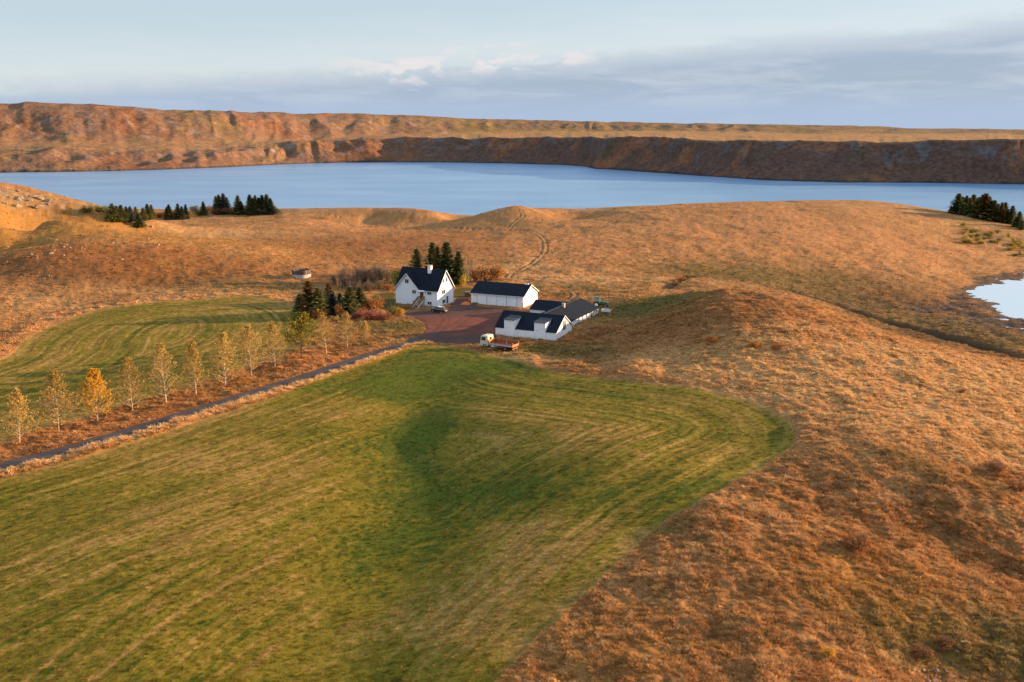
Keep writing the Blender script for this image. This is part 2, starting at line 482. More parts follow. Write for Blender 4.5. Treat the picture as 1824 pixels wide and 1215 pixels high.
for b in [(680, 440, 42, 55, C_RUST * .85, .85), (560, 420, 25, 30, C_RUST * .85, .85), (760, 420, 30, 30, C_RUST * .85, .85), (1500, 512, 30, 18, C_RUST * .7, .75), (1620, 540, 24, 16, C_RUST * .75, .75), (1400, 492, 34, 22, C_OLIVE * .7, .9), (1300, 488, 26, 22, C_OLIVE * .8, .85), (1560, 545, 24, 14, C_DARK * 1.2, .85), (1700, 590, 26, 14, C_DARK * 1.3, .85), (1480, 530, 18, 14, C_OLIVE * .7, .7), (1640, 575, 20, 12, C_OLIVE * .8, .6), (1790, 615, 18, 10, C_OLIVE * .8, .6),
          (1220, 620, 9, 9, C_STRAW * 1.08, .85), (1190, 640, 8, 10, C_STRAW * 1.08, .85), (930, 640, 9, 6, C_STRAW * 1.08, .85), (1290, 660, 10, 8, C_STRAW * 1.08, .85), (1450, 690, 16, 8, C_STRAW * 1.08, .85), (1600, 730, 16, 9, C_STRAW * 1.08, .85),
          (1150, 548, 13, 12, C_OLIVE * 1.1, .9), (1190, 548, 9, 9, C_OLIVE * 1.2, .8), (1105, 545, 9, 12, C_OLIVE * 1.2, .6), (1180, 535, 9, 10, C_OLIVE, .8), (990, 625, 9, 5, C_GREEN, .5), (1040, 625, 8, 6, C_OLIVE, .7), (950, 620, 7, 5, C_GREEN, .55), (1060, 520, 14, 9, C_OLIVE, .4),
          (1300, 545, 24, 12, C_RUST, .6), (1350, 575, 22, 10, C_RUST, .6), (1430, 600, 14, 9, C_RUST, .5), (1250, 590, 12, 8, C_RUST, .45), (1300, 625, 10, 7, C_OCHRE, .5), (1000, 505, 12, 9, C_OLIVE, .5), (1600, 400, 22, 22, C_OLIVE, .35), (1760, 425, 16, 16, C_OLIVE, .5),
          (1530, 970, 3, 3, C_RUST, .8), (1600, 1110, 8, 5, C_OLIVE, .6), (1800, 1150, 9, 6, C_OLIVE, .75), (1520, 1020, 9, 6, C_OCHRE, .6), (1780, 830, 3, 2.5, C_RUST, .7), (1820, 860, 3, 2, C_RUST, .7),
          (1050, 1150, 12, 9, C_OCHRE, .35), (150, 420, 70, 40, C_OCHRE, .75), (40, 370, 60, 40, C_OCHRE, .75), (200, 470, 50, 30, C_OCHRE, .35), (100, 470, 40, 20, C_RUST, .3), (60, 545, 28, 16, C_STRAW, .4), (300, 518, 36, 8, C_STRAW, .5),
          (560, 650, 20, 10, C_ORANGE, .4), (330, 720, 22, 7, C_RUST, .35), (180, 770, 22, 6, C_ORANGE, .3), (430, 680, 20, 7, C_OCHRE, .4), (670, 585, 13, 7, C_OLIVE, .8), (700, 575, 12, 6, C_OLIVE, .6),
          (1350, 400, 95, 80, C_ORANGE, .55), (1500, 420, 60, 60, C_ORANGE, .5), (1100, 430, 60, 60, C_ORANGE, .4), (800, 400, 80, 60, C_ORANGE, .3), (1560, 640, 40, 20, C_STRAW * 1.08, .85), (1700, 680, 30, 16, C_STRAW * 1.08, .85), (1680, 770, 22, 12, C_STRAW, .7), (1780, 760, 16, 10, C_STRAW, .7), (1500, 660, 16, 9, C_STRAW, .7), (1560, 700, 18, 10, C_STRAW, .7), (1100, 500, 25, 12, C_STRAW, .4), (950, 475, 18, 12, C_STRAW, .5), (1000, 495, 20, 8, C_STRAW, .45), (300, 560, 60, 12, C_STRAW, .0), (60, 470, 30, 14, C_RUST, .6), (160, 460, 40, 14, C_RUST, .55), (280, 460, 40, 14, C_RUST * .9, .55), (380, 465, 30, 12, C_RUST, .4), (400, 415, 50, 20, C_STRAW, .5), (40, 480, 30, 12, C_DARK, .25), (250, 505, 40, 8, C_DARK, .35), (440, 510, 22, 10, C_OLIVE, .35)]:
    blob(*b)


def mixc(c, d, f):
    return c + (np.asarray(d) - c) * f[:, None]


def pigment(x, y, z, m, slope=None):
    n = len(x)
    a = fbm(x, y, 34, 4, 101)
    b = fbm(x, y, 11, 4, 111)
    c_ = fbm(x, y, 3.2, 4, 121, .6)
    d = fbm(x, y, 1.1, 3, 131, .6)
    e = fbm(x + 4 * a, y * .5, 18, 4, 141)
    col_ = np.tile(C_TAN, (n, 1))
    col_ = mixc(col_, C_STRAW, sstep(b * .7 + c_ * .6 + d * .35, -.05, .6) * .75)
    col_ = mixc(col_, C_RUST, sstep(-e * .9 - c_ * .45 + .15 * d, .12, .6) * .48)
    col_ = mixc(col_, C_OLIVE, sstep(a * .8 - b * .7 + c_ * .35, .18, .62) * .7)
    q_ = fbm(x + 6 * b, y, 24, 4, 146)
    col_ = mixc(col_, C_RUST * .72, sstep(q_ * 1.1 + .35 * c_, .12, .55) * .6)
    col_ = mixc(col_, C_DARK, sstep(-c_ * .8 - d * .6 + .25 * b, .25, .75) * .42)
    for (bx, by, rx, ry, cc, s) in BLOBS:
        g = np.exp(-(((x - bx) / rx) ** 2 + ((y - by) / ry) ** 2))
        k = g > .02
        if s > 0 and k.any():
            f = np.zeros(n)
            f[k] = np.clip(g[k] * (1.1 + 1.1 * c_[k] + .8 * b[k]), 0, 1) * s
            col_ = mixc(col_, cc, f)
    # rock breaking through on the left knoll
    rk = np.exp(-(((x + 225) / 55) ** 2 + ((y - 405) / 24) ** 2))
    col_ = mixc(col_, C_ROCK, sstep(rk * (1 + 1.5 * c_ + 1.2 * d), .6, 1.0) * .55)
    # wet margin of the lake and the pool
    col_ = mixc(col_, C_MUD, sstep(WATER + .55 + .35 * b - z, -.25, .25) * .9)
    # tracks
    rut = np.exp(-((np.abs(m['track']) - 0.95) / .45) ** 2)
    mid = np.exp(-(m['track'] / .5) ** 2)
    col_ = mixc(col_, (.115, .075, .045), rut * .85)
    col_ = mixc(col_, C_STRAW, mid * .5)
    col_ = mixc(col_, C_DARK * .8, np.exp(-(m['ditch'] / 3.0) ** 2) * .92)
    col_ = mixc(col_, C_DARK, np.exp(-(m['gully'] / 2.8) ** 2) * .7)
    vg = np.exp(-((m['road'] - 2.9) / 1.1) ** 2) * ((m['field'] < 0) & (m['field'] > -4.5) & (m['yard'] < -3))
    col_ = mixc(col_, C_STRAW * 1.1, vg * .8)
    fr = np.exp(-((m['meadow'] + 1.8) / 1.6) ** 2) * (m['road'] > 14)
    col_ = mixc(col_, C_STRAW * np.array((1.0, .95, .95)), np.clip(fr * (1 + c_), 0, 1) * .75)
    # lawns by the house
    col_ = mixc(col_, C_GREEN * .8, sstep(m['lawn'], -.6, .8) * .85)
    # the two mown fields: swaths follow the outline
    for key, dry in (('field', 0.0), ('meadow', .06)):
        s = m[key]
        sw = perlin(s / 1.25 + .22 * c_, 0 * s + 3.1 + .004 * x, 151) * .62 + perlin(s / 3.6 + .2 * b, 0 * s + .7 + .006 * y, 152) * .26 + perlin(s / .62, .02 * x, 153) * .55
        sw *= sstep(s, .4, 3.5)
        if key == 'field':
            sw *= 1 - hollow(x, y)
        pa = fbm(x, y, 32, 3, 161)
        pb = fbm(x, y, 7, 4, 171, .6)
        t = .50 + dry + .34 * pa + .34 * pb +   .72 * sw * (.70 + .5 * np.clip(pa + .2, 0, 1)) + .25 * c_ + .40 * d
        t += .28 * np.exp(-(s / 3.0) ** 2)
        if key == 'field':
            # lush along the hollow and under the yard, drier on the rise at the lower right
            for (bx, by, rx, ry, g) in LUSH:
                t += g * np.exp(-(((x - bx) / rx) ** 2 + ((y - by) / ry) ** 2))
        g1 = mixc(np.tile(C_GREEN, (n, 1)), C_BRIGHT, sstep(-t, -.1, .45))
        g1 = mixc(g1, np.array((.190, .138, .012)), sstep(t, .10, .45))
        g1 = mixc(g1, np.array((.34, .195, .048)), sstep(t, .50, 1.0))
        g1 = mixc(g1, C_STRAW * .75, sstep(t, 1.1, 1.7))
        f = sstep(s, -.25, .35)
        col_ = col_ * (1 - f[:, None]) + g1 * f[:, None]
    v = 1 + .22 * d + .10 * c_
    return np.clip(col_ * v[:, None], .004, .9)


LUSH = []
HOLLOW = [(*hit(px, py), r * .72) for (px, py, r) in [(770, 622, 9), (757, 645, 9), (748, 675, 10), (740, 710, 11), (735, 760, 12), (725, 815, 12), (705, 880, 12), (685, 960, 11), (660, 1040, 10), (630, 1130, 10)]]


def hollow(x, y):
    """the damp hollow, where no swaths show"""
    h = np.zeros(x.shape)
    for hx, hy, hr in HOLLOW:
        h = np.maximum(h, np.exp(-(((x - hx) / hr) ** 2 + ((y - hy) / (hr * 1.3)) ** 2)))
    return np.clip(h * 1.25, 0, .97)


for (px, py, rx, ry, g) in [(740, 770, 6, 13, -.75), (720, 690, 13, 13, -.30), (800, 640, 14, 12, -.45), (880, 655, 12, 7, -.45), (720, 860, 7, 9, -.35), (660, 960, 7, 9, -.25), (700, 1000, 7, 8, -.2),
                            (1240, 860, 9, 5, -.6), (1150, 890, 9, 5, -.35), (930, 960, 6, 7, .40), (870, 1040, 8, 7, .42), (800, 1130, 8, 6, .35), (1130, 860, 9, 6, .3), (640, 730, 9, 9, .45), (420, 820, 16, 9, .4),
                            (300, 950, 14, 9, .3), (980, 780, 14, 8, .2), (620, 690, 20, 8, -.3), (1000, 900, 8, 6, .1), (900, 880, 10, 7, -.4)]:
    p_ = hit(px, py)
    LUSH.append((p_[0], p_[1], rx, ry, g))

# ------------------------------------------------------------------ mesh helpers
def raw_mesh(name, V, Q, smooth=True):
    me = bpy.data.meshes.new(name)
    V = np.asarray(V, np.float32)
    Q = np.asarray(Q, np.int32)
    k = Q.shape[1]
    me.vertices.add(len(V))
    me.vertices.foreach_set('co', V.ravel())
    me.loops.add(Q.size)
    me.loops.foreach_set('vertex_index', Q.ravel())
    me.polygons.add(len(Q))
    me.polygons.foreach_set('loop_start', np.arange(0, Q.size, k, dtype=np.int32))
    me.polygons.foreach_set('use_smooth', np.full(len(Q), smooth))
    me.update(calc_edges=True)
    return me


def add_color(me, C, name='pigment'):
    at = me.color_attributes.new(name, 'FLOAT_COLOR', 'POINT')
    buf = np.ones((len(C), 4), np.float32)
    buf[:, :3] = C
    at.data.foreach_set('color', buf.ravel())


def grid_quads(nr, nc):
    i = np.arange(nr - 1)[:, None] * nc + np.arange(nc - 1)[None]
    return np.stack([i, i + 1, i + nc + 1, i + nc], -1).reshape(-1, 4)


def obj(name, me, mat=None, parent=None):
    o = bpy.data.objects.new(name, me)
    col.objects.link(o)
    if mat is not None:
        me.materials.clear()
        me.materials.append(mat)
    if parent is not None:
        o.parent = parent
    return o


def structure(o):
    o['kind'] = 'structure'
    return o


def tag(o, label, cat, group=None):
    o['label'] = label
    o['category'] = cat
    if group:
        o['group'] = group
    return o


def mat_new(name):
    m = bpy.data.materials.new(name)
    m.use_nodes = True
    t = NT(m.node_tree)
    b = t.n['Principled BSDF']
    return m, t, b


def simple(name, c, rough=.7, var=.12, scale=6.0, metal=0.0, bump=0.0, coat=0.0):
    m, t, b = mat_new(name)
    g = t.new('ShaderNodeNewGeometry')
    n = t.noise(g.outputs['Position'], scale, 5, .6)
    lo = tuple(v * (1 - var) for v in c)
    hi = tuple(min(1, v * (1 + var)) for v in c)
    t.link(t.mix(t.ramp(n, .3, .7), lo, hi), b.inputs['Base Color'])
    b.inputs['Roughness'].default_value = rough
    b.inputs['Metallic'].default_value = metal
    b.inputs['Coat Weight'].default_value = coat
    if bump:
        bp = t.new('ShaderNodeBump')
        bp.inputs['Distance'].default_value = bump
        t.link(n, bp.inputs['Height'])
        t.link(bp.outputs[0], b.inputs['Normal'])
    return m


# ------------------------------------------------------------------ ground sheet
def ground_material():
    m, t, b = mat_new('grassland')
    at = t.new('ShaderNodeAttribute', attribute_name='pigment')
    g = t.new('ShaderNodeNewGeometry')
    n = t.noise(g.outputs['Position'], 2.6, 6, .72)
    n2 = t.noise(g.outputs['Position'], 9.0, 3, .7)
    k = t.math('ADD', t.math('MULTIPLY', n, .75), t.math('MULTIPLY', n2, .35))
    f = t.ramp(k, .28, .86, .55, 1.45)
    sw = t.new('ShaderNodeAttribute', attribute_name='swath')
    mo = t.new('ShaderNodeAttribute', attribute_name='mown')
    sp_ = t.new('ShaderNodeSeparateXYZ')
    t.link(g.outputs['Position'], sp_.inputs[0])
    cb = t.new('ShaderNodeCombineXYZ')
    t.link(sw.outputs['Fac'], cb.inputs[0])
    t.link(t.math('MULTIPLY', sp_.outputs[0], .045), cb.inputs[1])
    t.link(t.math('MULTIPLY', sp_.outputs[1], .045), cb.inputs[2])
    ln = t.noise(cb.outputs[0], 1.15, 3, .65)
    lf = t.ramp(ln, .34, .66, .70, 1.14)
    lf = t.math('ADD', t.math('MULTIPLY', t.math('SUBTRACT', lf, 1.0), mo.outputs['Fac']), 1.0)
    f = t.math('MULTIPLY', f, lf)
    c = t.mix(1.0, at.outputs['Color'], (1, 1, 1), 'MULTIPLY')
    vm = t.new('ShaderNodeVectorMath', operation='SCALE')
    t.link(c, vm.inputs[0])
    t.link(f, vm.inputs['Scale'])
    t.link(vm.outputs[0], b.inputs['Base Color'])
    b.inputs['Roughness'].default_value = .95
    b.inputs['Specular IOR Level'].default_value = .12
    bp = t.new('ShaderNodeBump')
    bp.inputs['Strength'].default_value = .8
    bp.inputs['Distance'].default_value = .16
    t.link(k, bp.inputs['Height'])
    t.link(bp.outputs[0], b.inputs['Normal'])
    return m


def make_ground():
    th = np.concatenate([np.radians(np.linspace(-180, -36, 60)[:-1]), np.radians(np.linspace(-36, 36, 890)), np.radians(np.linspace(36, 180, 60)[1:])])
    # rings: even steps on screen near by, denser again where slopes turn towards the eye
    tt = np.linspace(0, 1, 760)
    p = .62
    r1 = (62 ** -p + (700 ** -p - 62 ** -p) * tt) ** (-1 / p)
    r = np.concatenate([np.linspace(1, 60, 16), r1, np.geomspace(720, 3500, 20)])
    R, T = np.meshgrid(r, th, indexing='ij')
    X, Y = (R * np.sin(T)).ravel(), (R * np.cos(T)).ravel()
    m = surf(X, Y)
    Z = h_smooth(X, Y) + detail(X, Y, m)
    # keep the ground below the gravel and the road sheets
    Z -= .10 * np.maximum(sstep(m['yard'], -.2, .5), sstep(-m['road'], -2.0, -1.3))
    C = pigment(X, Y, Z, m)
    soil_shade = (1 - np.maximum(sstep(m['field'], -.4, .2), sstep(m['meadow'], -.4, .2))) * (.45 + .55 * sstep(-np.hypot(X, Y), -340, -200))  # bare soil plus the shade between tussocks, put into the ground colour
    C = mixc(C, C * np.array((.62, .55, .50)), soil_shade * .85)
    me = raw_mesh('ground', np.stack([X, Y, Z], 1), grid_quads(len(r), len(th)))
    add_color(me, C)
    for nm, val in (('swath', np.where(m['field'] > -1, m['field'], m['meadow'] + 40)), ('mown', np.maximum(sstep(m['field'], .2, 1.5) * (1 - hollow(X, Y)), sstep(m['meadow'], .2, 1.5)))):
        at = me.attributes.new(nm, 'FLOAT', 'POINT')
        at.data.foreach_set('value', val.astype(np.float32))
    return structure(obj('ground', me, ground_material()))


make_ground()


# ------------------------------------------------------------------ road and gravel yard
def gravel_material(name, lo, hi, red=None):
    m, t, b = mat_new(name)
    g = t.new('ShaderNodeNewGeometry')
    n = t.noise(g.outputs['Position'], 1.1, 6, .7)
    n2 = t.noise(g.outputs['Position'], 14.0, 3, .6)
    n3 = t.noise(g.outputs['Position'], .16, 4, .6)
    c = t.mix(t.ramp(n, .3, .7), lo, hi)
    if red:
        at = t.new('ShaderNodeAttribute', attribute_name='pigment')
        c = t.mix(t.ramp(n, .25, .75, 0, .35), at.outputs['Color'], t.mix(t.ramp(n2, .3, .7), lo, hi))
    c = t.mix(1.0, c, t.mix(t.ramp(n2, .3, .72), (.62, .62, .62), (1.25, 1.25, 1.25)), 'MULTIPLY')
    c = t.mix(1.0, c, t.mix(t.ramp(n3, .3, .7), (.8, .8, .8), (1.1, 1.1, 1.1)), 'MULTIPLY')
    t.link(c, b.inputs['Base Color'])
    b.inputs['Roughness'].default_value = .95
    b.inputs['Specular IOR Level'].default_value = .15
    bp = t.new('ShaderNodeBump')
    bp.inputs['Distance'].default_value = .05
    bp.inputs['Strength'].default_value = .7
    t.link(n2, bp.inputs['Height'])
    t.link(bp.outputs[0], b.inputs['Normal'])
    return m


def make_road():
    P = smooth_line(ROAD, 3)
    d = np.gradient(P, axis=0)
    d /= np.linalg.norm(d, axis=1)[:, None]
    nrm = np.stack([-d[:, 1], d[:, 0]], 1)
    s = np.linspace(-1, 1, 13)
    wv = 1.65 + .34 * fbm(P[:, 0], P[:, 1], 6, 3, 201)
    wv2 = 1.65 + .34 * fbm(P[:, 0], P[:, 1], 6, 3, 207)
    off = np.where(s[None] < 0, s[None] * wv[:, None], s[None] * wv2[:, None])
    X = P[:, 0][:, None] + nrm[:, 0][:, None] * off
    Y = P[:, 1][:, None] + nrm[:, 1][:, None] * off
    Z = h_smooth(X, Y) + .035 - .03 * np.exp(-((np.abs(s)[None] - .5) / .16) ** 2) + .02 * fbm(X, Y, 3, 2, 203) - .14 * (np.abs(s)[None] > .95)
    X, Y, Z = X.ravel(), Y.ravel(), Z.ravel()
    me = raw_mesh('road', np.stack([X, Y, Z], 1), grid_quads(len(P), 13)[:, ::-1])
    sv = np.tile(np.abs(s), len(P))
    nz = fbm(X, Y, 2.5, 4, 204, .6)
    C = np.tile(np.array((.062, .055, .062)), (len(X), 1))
    C = mixc(C, (.105, .094, .098), np.exp(-((sv - .5) / .2) ** 2) * .8)
    C = mixc(C, (.15, .105, .055), np.clip(np.exp(-(sv / .2) ** 2) * (.35 + 1.2 * nz), 0, .8))
    C = mixc(C, (.20, .125, .06), np.clip(sstep(sv, .72, 1.0) * (.45 + 1.3 * nz), 0, .9))
    add_color(me, np.clip(C * (1 + .4 * nz)[:, None], .01, .5))
    return structure(obj('road', me, gravel_material('dark_gravel', (.040, .036, .044), (.085, .076, .084), True)))


def make_yard():
    x0, y0 = YARD_S.min(0) - 1
    x1, y1 = YARD_S.max(0) + 1
    xs, ys = np.arange(x0, x1, .45), np.arange(y0, y1, .6)
    X, Y = np.meshgrid(xs, ys, indexing='xy')
    sd = poly_sdf(X.ravel(), Y.ravel(), YARD_S) + 1.1 * fbm(X.ravel(), Y.ravel(), 4, 4, 210, .6)
    Xf, Yf = X.ravel(), Y.ravel()
    Z = h_smooth(Xf, Yf) + .03 + .02 * fbm(Xf, Yf, 4, 3, 211) - .16 * sstep(-sd, -.3, .3)
    Q = grid_quads(len(ys), len(xs))
    keep = (sd[Q] > -.5).any(1)
    Q = Q[keep]
    used, inv = np.unique(Q.ravel(), return_inverse=True)
    C = np.tile(np.array((.205, .060, .036)), (len(used), 1))
    xx, yy = Xf[used], Yf[used]
    n = fbm(xx, yy, 7, 4, 212)
    dark = np.zeros(len(used))
    for px, py, rx, ry in [(745, 556, 8, 6), (785, 556, 9, 6), (820, 546, 9, 7), (825, 535, 7, 9), (870, 548, 10, 4), (872, 605, 8, 5), (800, 606, 16, 5), (940, 553, 9, 4)]:
        q = hit(px, py)
        dark += np.exp(-(((xx - q[0]) / rx) ** 2 + ((yy - q[1]) / ry) ** 2))
    C = mixc(C, (.092, .052, .044), np.clip(dark * .85 + .35 * n, 0, .9))
    for path in ([(790, 592), (810, 582), (830, 568), (850, 556), (870, 551)], [(775, 596), (790, 580), (795, 568), (790, 560)], [(800, 592), (830, 590), (860, 580), (885, 566)]):
        dd = line_dist(xx, yy, smooth_line(hits(path), 5))
        C = mixc(C, C * .55, np.exp(-((np.abs(dd) - .85) / .32) ** 2) * .8)
    C = C * (1 + .35 * fbm(xx, yy, 1.6, 3, 214))[:, None]
    me = raw_mesh('gravel_yard', np.stack([xx, yy, Z[used]], 1), inv.reshape(-1, 4))
    add_color(me, C)
    return structure(obj('gravel_yard', me, gravel_material('red_gravel', (.05, .032, .03), (.15, .07, .055), True)))


make_road()
make_yard()


# ------------------------------------------------------------------ lake
def make_lake():
    m, t, b = mat_new('lake_water')
    b.inputs['Base Color'].default_value = (.16, .31, .50, 1)
    b.inputs['Roughness'].default_value = .30
    b.inputs['IOR'].default_value = 1.333
    g = t.new('ShaderNodeNewGeometry')
    mpn = t.new('ShaderNodeMapping')
    t.link(g.outputs['Position'], mpn.inputs['Vector'])
    mpn.inputs['Scale'].default_value = (1, .55, 1)
    n = t.noise(mpn.outputs[0], .55, 5, .65)
    n2 = t.noise(mpn.outputs[0], .012, 3, .5)
    bp = t.new('ShaderNodeBump')
    bp.inputs['Distance'].default_value = .70
    t.link(t.ramp(n2, .3, .7, .25, .85), bp.inputs['Strength'])
    mp3 = t.new('ShaderNodeMapping')
    t.link(g.outputs['Position'], mp3.inputs['Vector'])
    mp3.inputs['Scale'].default_value = (.35, 1, 1)
    n4 = t.noise(mp3.outputs[0], .02, 5, .6)
    t.link(t.mix(t.ramp(n4, .35, .7), (.13, .27, .46), (.20, .35, .53)), b.inputs['Base Color'])
    t.link(n, bp.inputs['Height'])
    t.link(bp.outputs[0], b.inputs['Normal'])
    V, Q = [], []
    th = np.radians(np.linspace(-75, 75, 61))
    r = np.array([470, 500, 700, 900, 1200, 1700])
    R, T = np.meshgrid(r, th, indexing='ij')
    V = np.stack([(R * np.sin(T)).ravel(), (R * np.cos(T)).ravel(), np.full(R.size, WATER)], 1)
    me = raw_mesh('lake', V, grid_quads(len(r), len(th)))
    structure(obj('lake', me, m))
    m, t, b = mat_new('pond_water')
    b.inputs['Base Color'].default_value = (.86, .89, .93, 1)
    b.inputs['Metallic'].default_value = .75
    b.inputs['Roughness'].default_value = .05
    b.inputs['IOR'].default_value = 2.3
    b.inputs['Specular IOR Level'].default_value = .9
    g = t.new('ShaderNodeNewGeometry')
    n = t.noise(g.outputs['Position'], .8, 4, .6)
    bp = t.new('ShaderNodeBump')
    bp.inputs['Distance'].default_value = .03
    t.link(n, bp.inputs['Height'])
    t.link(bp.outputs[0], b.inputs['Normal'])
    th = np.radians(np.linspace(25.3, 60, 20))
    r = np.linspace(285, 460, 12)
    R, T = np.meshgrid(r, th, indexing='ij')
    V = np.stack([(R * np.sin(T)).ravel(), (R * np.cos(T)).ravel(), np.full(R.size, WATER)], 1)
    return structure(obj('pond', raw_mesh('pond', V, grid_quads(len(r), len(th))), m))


make_lake()


# ------------------------------------------------------------------ far shore: cliffs, terrace, plateau
def make_hills():
    pxs = np.concatenate([np.linspace(-4200, -100, 60)[:-1], np.linspace(-100, 1924, 900), np.linspace(1924, 6000, 60)[1:]])
    I = lambda t: np.interp(pxs, [a[0] for a in t], [a[1] for a in t])
    shore_y = I([(-4200, 380), (-800, 330), (0, 308), (100, 306.5), (200, 305), (300, 302), (400, 298), (500, 293), (560, 291), (640, 289.5), (700, 289), (800, 289.5), (900, 291), (1000, 294), (1045, 297), (1060, 301), (1100, 303),
                 (1200, 310), (1300, 317), (1350, 320.5), (1440, 324), (1500, 325), (1650, 326), (1824, 328.5), (2400, 340), (6000, 420)])
    yF = I([(-800, 268), (0, 270), (100, 266), (200, 269), (290, 264), (360, 270), (450, 263), (560, 258), (650, 250), (760, 246), (850, 247), (1000, 244.5), (1150, 245.5), (1300, 251), (1500, 254), (1700, 251), (1824, 249), (2400, 248)])
    yF = yF + 3.4 * fbm(pxs, 0 * pxs, 70, 5, 302, .6)
    dF = I([(-800, 80), (0, 90), (450, 100), (560, 90), (760, 80), (1000, 72), (1824, 66), (3000, 66)])
    yT = I([(-800, 255), (0, 258), (200, 257), (450, 251), (560, 248), (650, 243), (760, 240), (850, 238), (1000, 235), (1100, 234), (1300, 237), (1500, 240), (1824, 241)])
    dT = I([(-800, 130), (0, 140), (450, 190), (560, 240), (650, 300), (760, 420), (850, 520), (1000, 700), (1100, 850), (1300, 700), (1824, 600)])
    yC = I([(-2000, 190), (-300, 183), (0, 183.5), (80, 184), (150, 187), (300, 197), (420, 199.5), (560, 203), (650, 204.5), (740, 207.5), (780, 209), (830, 211.5), (1000, 215.5), (1090, 218), (1300, 221.5), (1500, 224.5), (1560, 226), (1610, 229.5), (1700, 230), (1824, 231.5), (3000, 229)])
    dC = I([(-800, 300), (0, 330), (420, 380), (560, 440), (650, 520), (740, 640), (830, 780), (1000, 1000), (1090, 1200), (1300, 1600), (1500, 2000), (1600, 2600), (1824, 2600)])

    def elev(px, py):
        a, b, c = rays(px, py)
        return c / np.hypot(a, b)
    ex, ey = on_plane(pxs, shore_y, WATER)
    R0 = np.hypot(ex, ey)
    R0 = R0 + 10 * fbm(pxs, 0 * pxs, 70, 4, 301)
    ux, uy = ex / np.hypot(ex, ey), ey / np.hypot(ex, ey)
    along = np.concatenate([[0], np.cumsum(np.hypot(np.diff(ex), np.diff(ey)))])
    rightw = sstep(pxs, 560, 760)
    bay = (70 * fbm(along, 0 * along, 330, 3, 305) + 22 * fbm(along, 0 * along, 95, 3, 306)) * (.35 + .65 * rightw)
    bay = np.clip(bay, -24, 90)
    dF = dF + bay
    zF = CZ + elev(pxs, yF) * (R0 + dF)
    zT = np.maximum(CZ + elev(pxs, yT) * (R0 + dT), zF + 1)
    zC = np.maximum(CZ + elev(pxs, yC) * (R0 + dC), zT + .5)
    zC = zC + np.clip(2.2 * fbm(pxs, 0 * pxs, 60, 4, 311), -2, 2) * np.clip((R0 + dC) / 1600, .3, 1.5) * .5
    rows = []
    ts = np.concatenate([np.linspace(-.25, 1, 95), 1 + np.linspace(0, 1, 40)[1:], 2 + np.linspace(0, 1, 90)[1:], 3 + np.linspace(0, 1, 26)[1:]])
    nr = len(ts)
    X = np.empty((nr, len(pxs)))
    Y = X.copy()
    Z = X.copy()
    for k, t in enumerate(ts):
        if t <= 1:
            d = dF * t
            s = max(t, 0)
            # scree foot, steep upper face
            prof = .30 * min(s / .4, 1) * s / .4 if s < .4 else .30 + .70 * ((s - .4) / .6) ** 1.05
            if s < .4:
                prof = .30 * (s / .4)
            z = WATER - 3 * (t < 0) * (-t / .25) + (zF - WATER) * prof
        elif t <= 2:
            s = t - 1
            d = dF + (dT - dF) * s
            z = zF + (zT - zF) * s
        elif t <= 3:
            s = t - 2
            d = dT + (dC - dT) * s
            z = zT + (zC - zT) * (s * .35 + .65 * (s * s * (3 - 2 * s)))
        else:
            s = t - 3
            d = dC + 9000 * s ** 2
            z = zC - (14 + 26 * s) * s
        r = R0 + d
        X[k], Y[k], Z[k] = ux * r, uy * r, z
    x, y, z = X.ravel(), Y.ravel(), Z.ravel()
    T2 = np.repeat(ts, len(pxs))
    face = np.clip(1 - np.abs(T2 - .55) / .6, 0, 1) + .9 * np.clip(1 - np.abs(T2 - 2.5) / .62, 0, 1) + .18
    face[T2 < .02] = 0
    flat = np.clip(1 - np.abs(T2 - 1.5) / .5, 0, 1)
    left = np.repeat(sstep(-pxs, -900, -500)[None], nr, 0).ravel()
    far = np.where(T2 > 3, .25, 1)
    al = np.repeat(along[None], nr, 0).ravel()
    warp = 18 * fbm(x, y, 130, 3, 322)
    groove = 1 - 2.2 * np.abs(fbm(al + warp, T2 * 55, 85, 3, 323))
    gull = fbm(x * 1.0, y * .35, 120, 4, 321)
    ridg = 1 - 2 * np.abs(fbm(x, y, 95, 4, 331))
    small = fbm(x, y, 22, 4, 341, .6)
    crag = np.abs(fbm(x, y, 38, 4, 351, .6))
    z2 = z + far * face * ((7 * gull + 3 * (ridg - .4)) * (.70 + .35 * left) + 9 * (groove - .35) * (.6 + .4 * left) + 1.5 * small + 1.8 * (crag - .2)) + flat * (1.6 * gull + 1.0 * small)
    # rounded spurs standing out of the lower left slope
    spur = np.clip(fbm(x, y, 150, 3, 361) + .05, 0, 1) * np.clip(1 - np.abs(T2 - .75) / .75, 0, 1) * left
    z2 += 26 * spur
    z2 = np.where(T2 < .03, np.minimum(z2, z), z2)
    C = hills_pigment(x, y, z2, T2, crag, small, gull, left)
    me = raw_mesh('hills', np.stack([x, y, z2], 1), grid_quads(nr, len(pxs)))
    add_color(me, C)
    return structure(obj('hills', me, hills_material()))


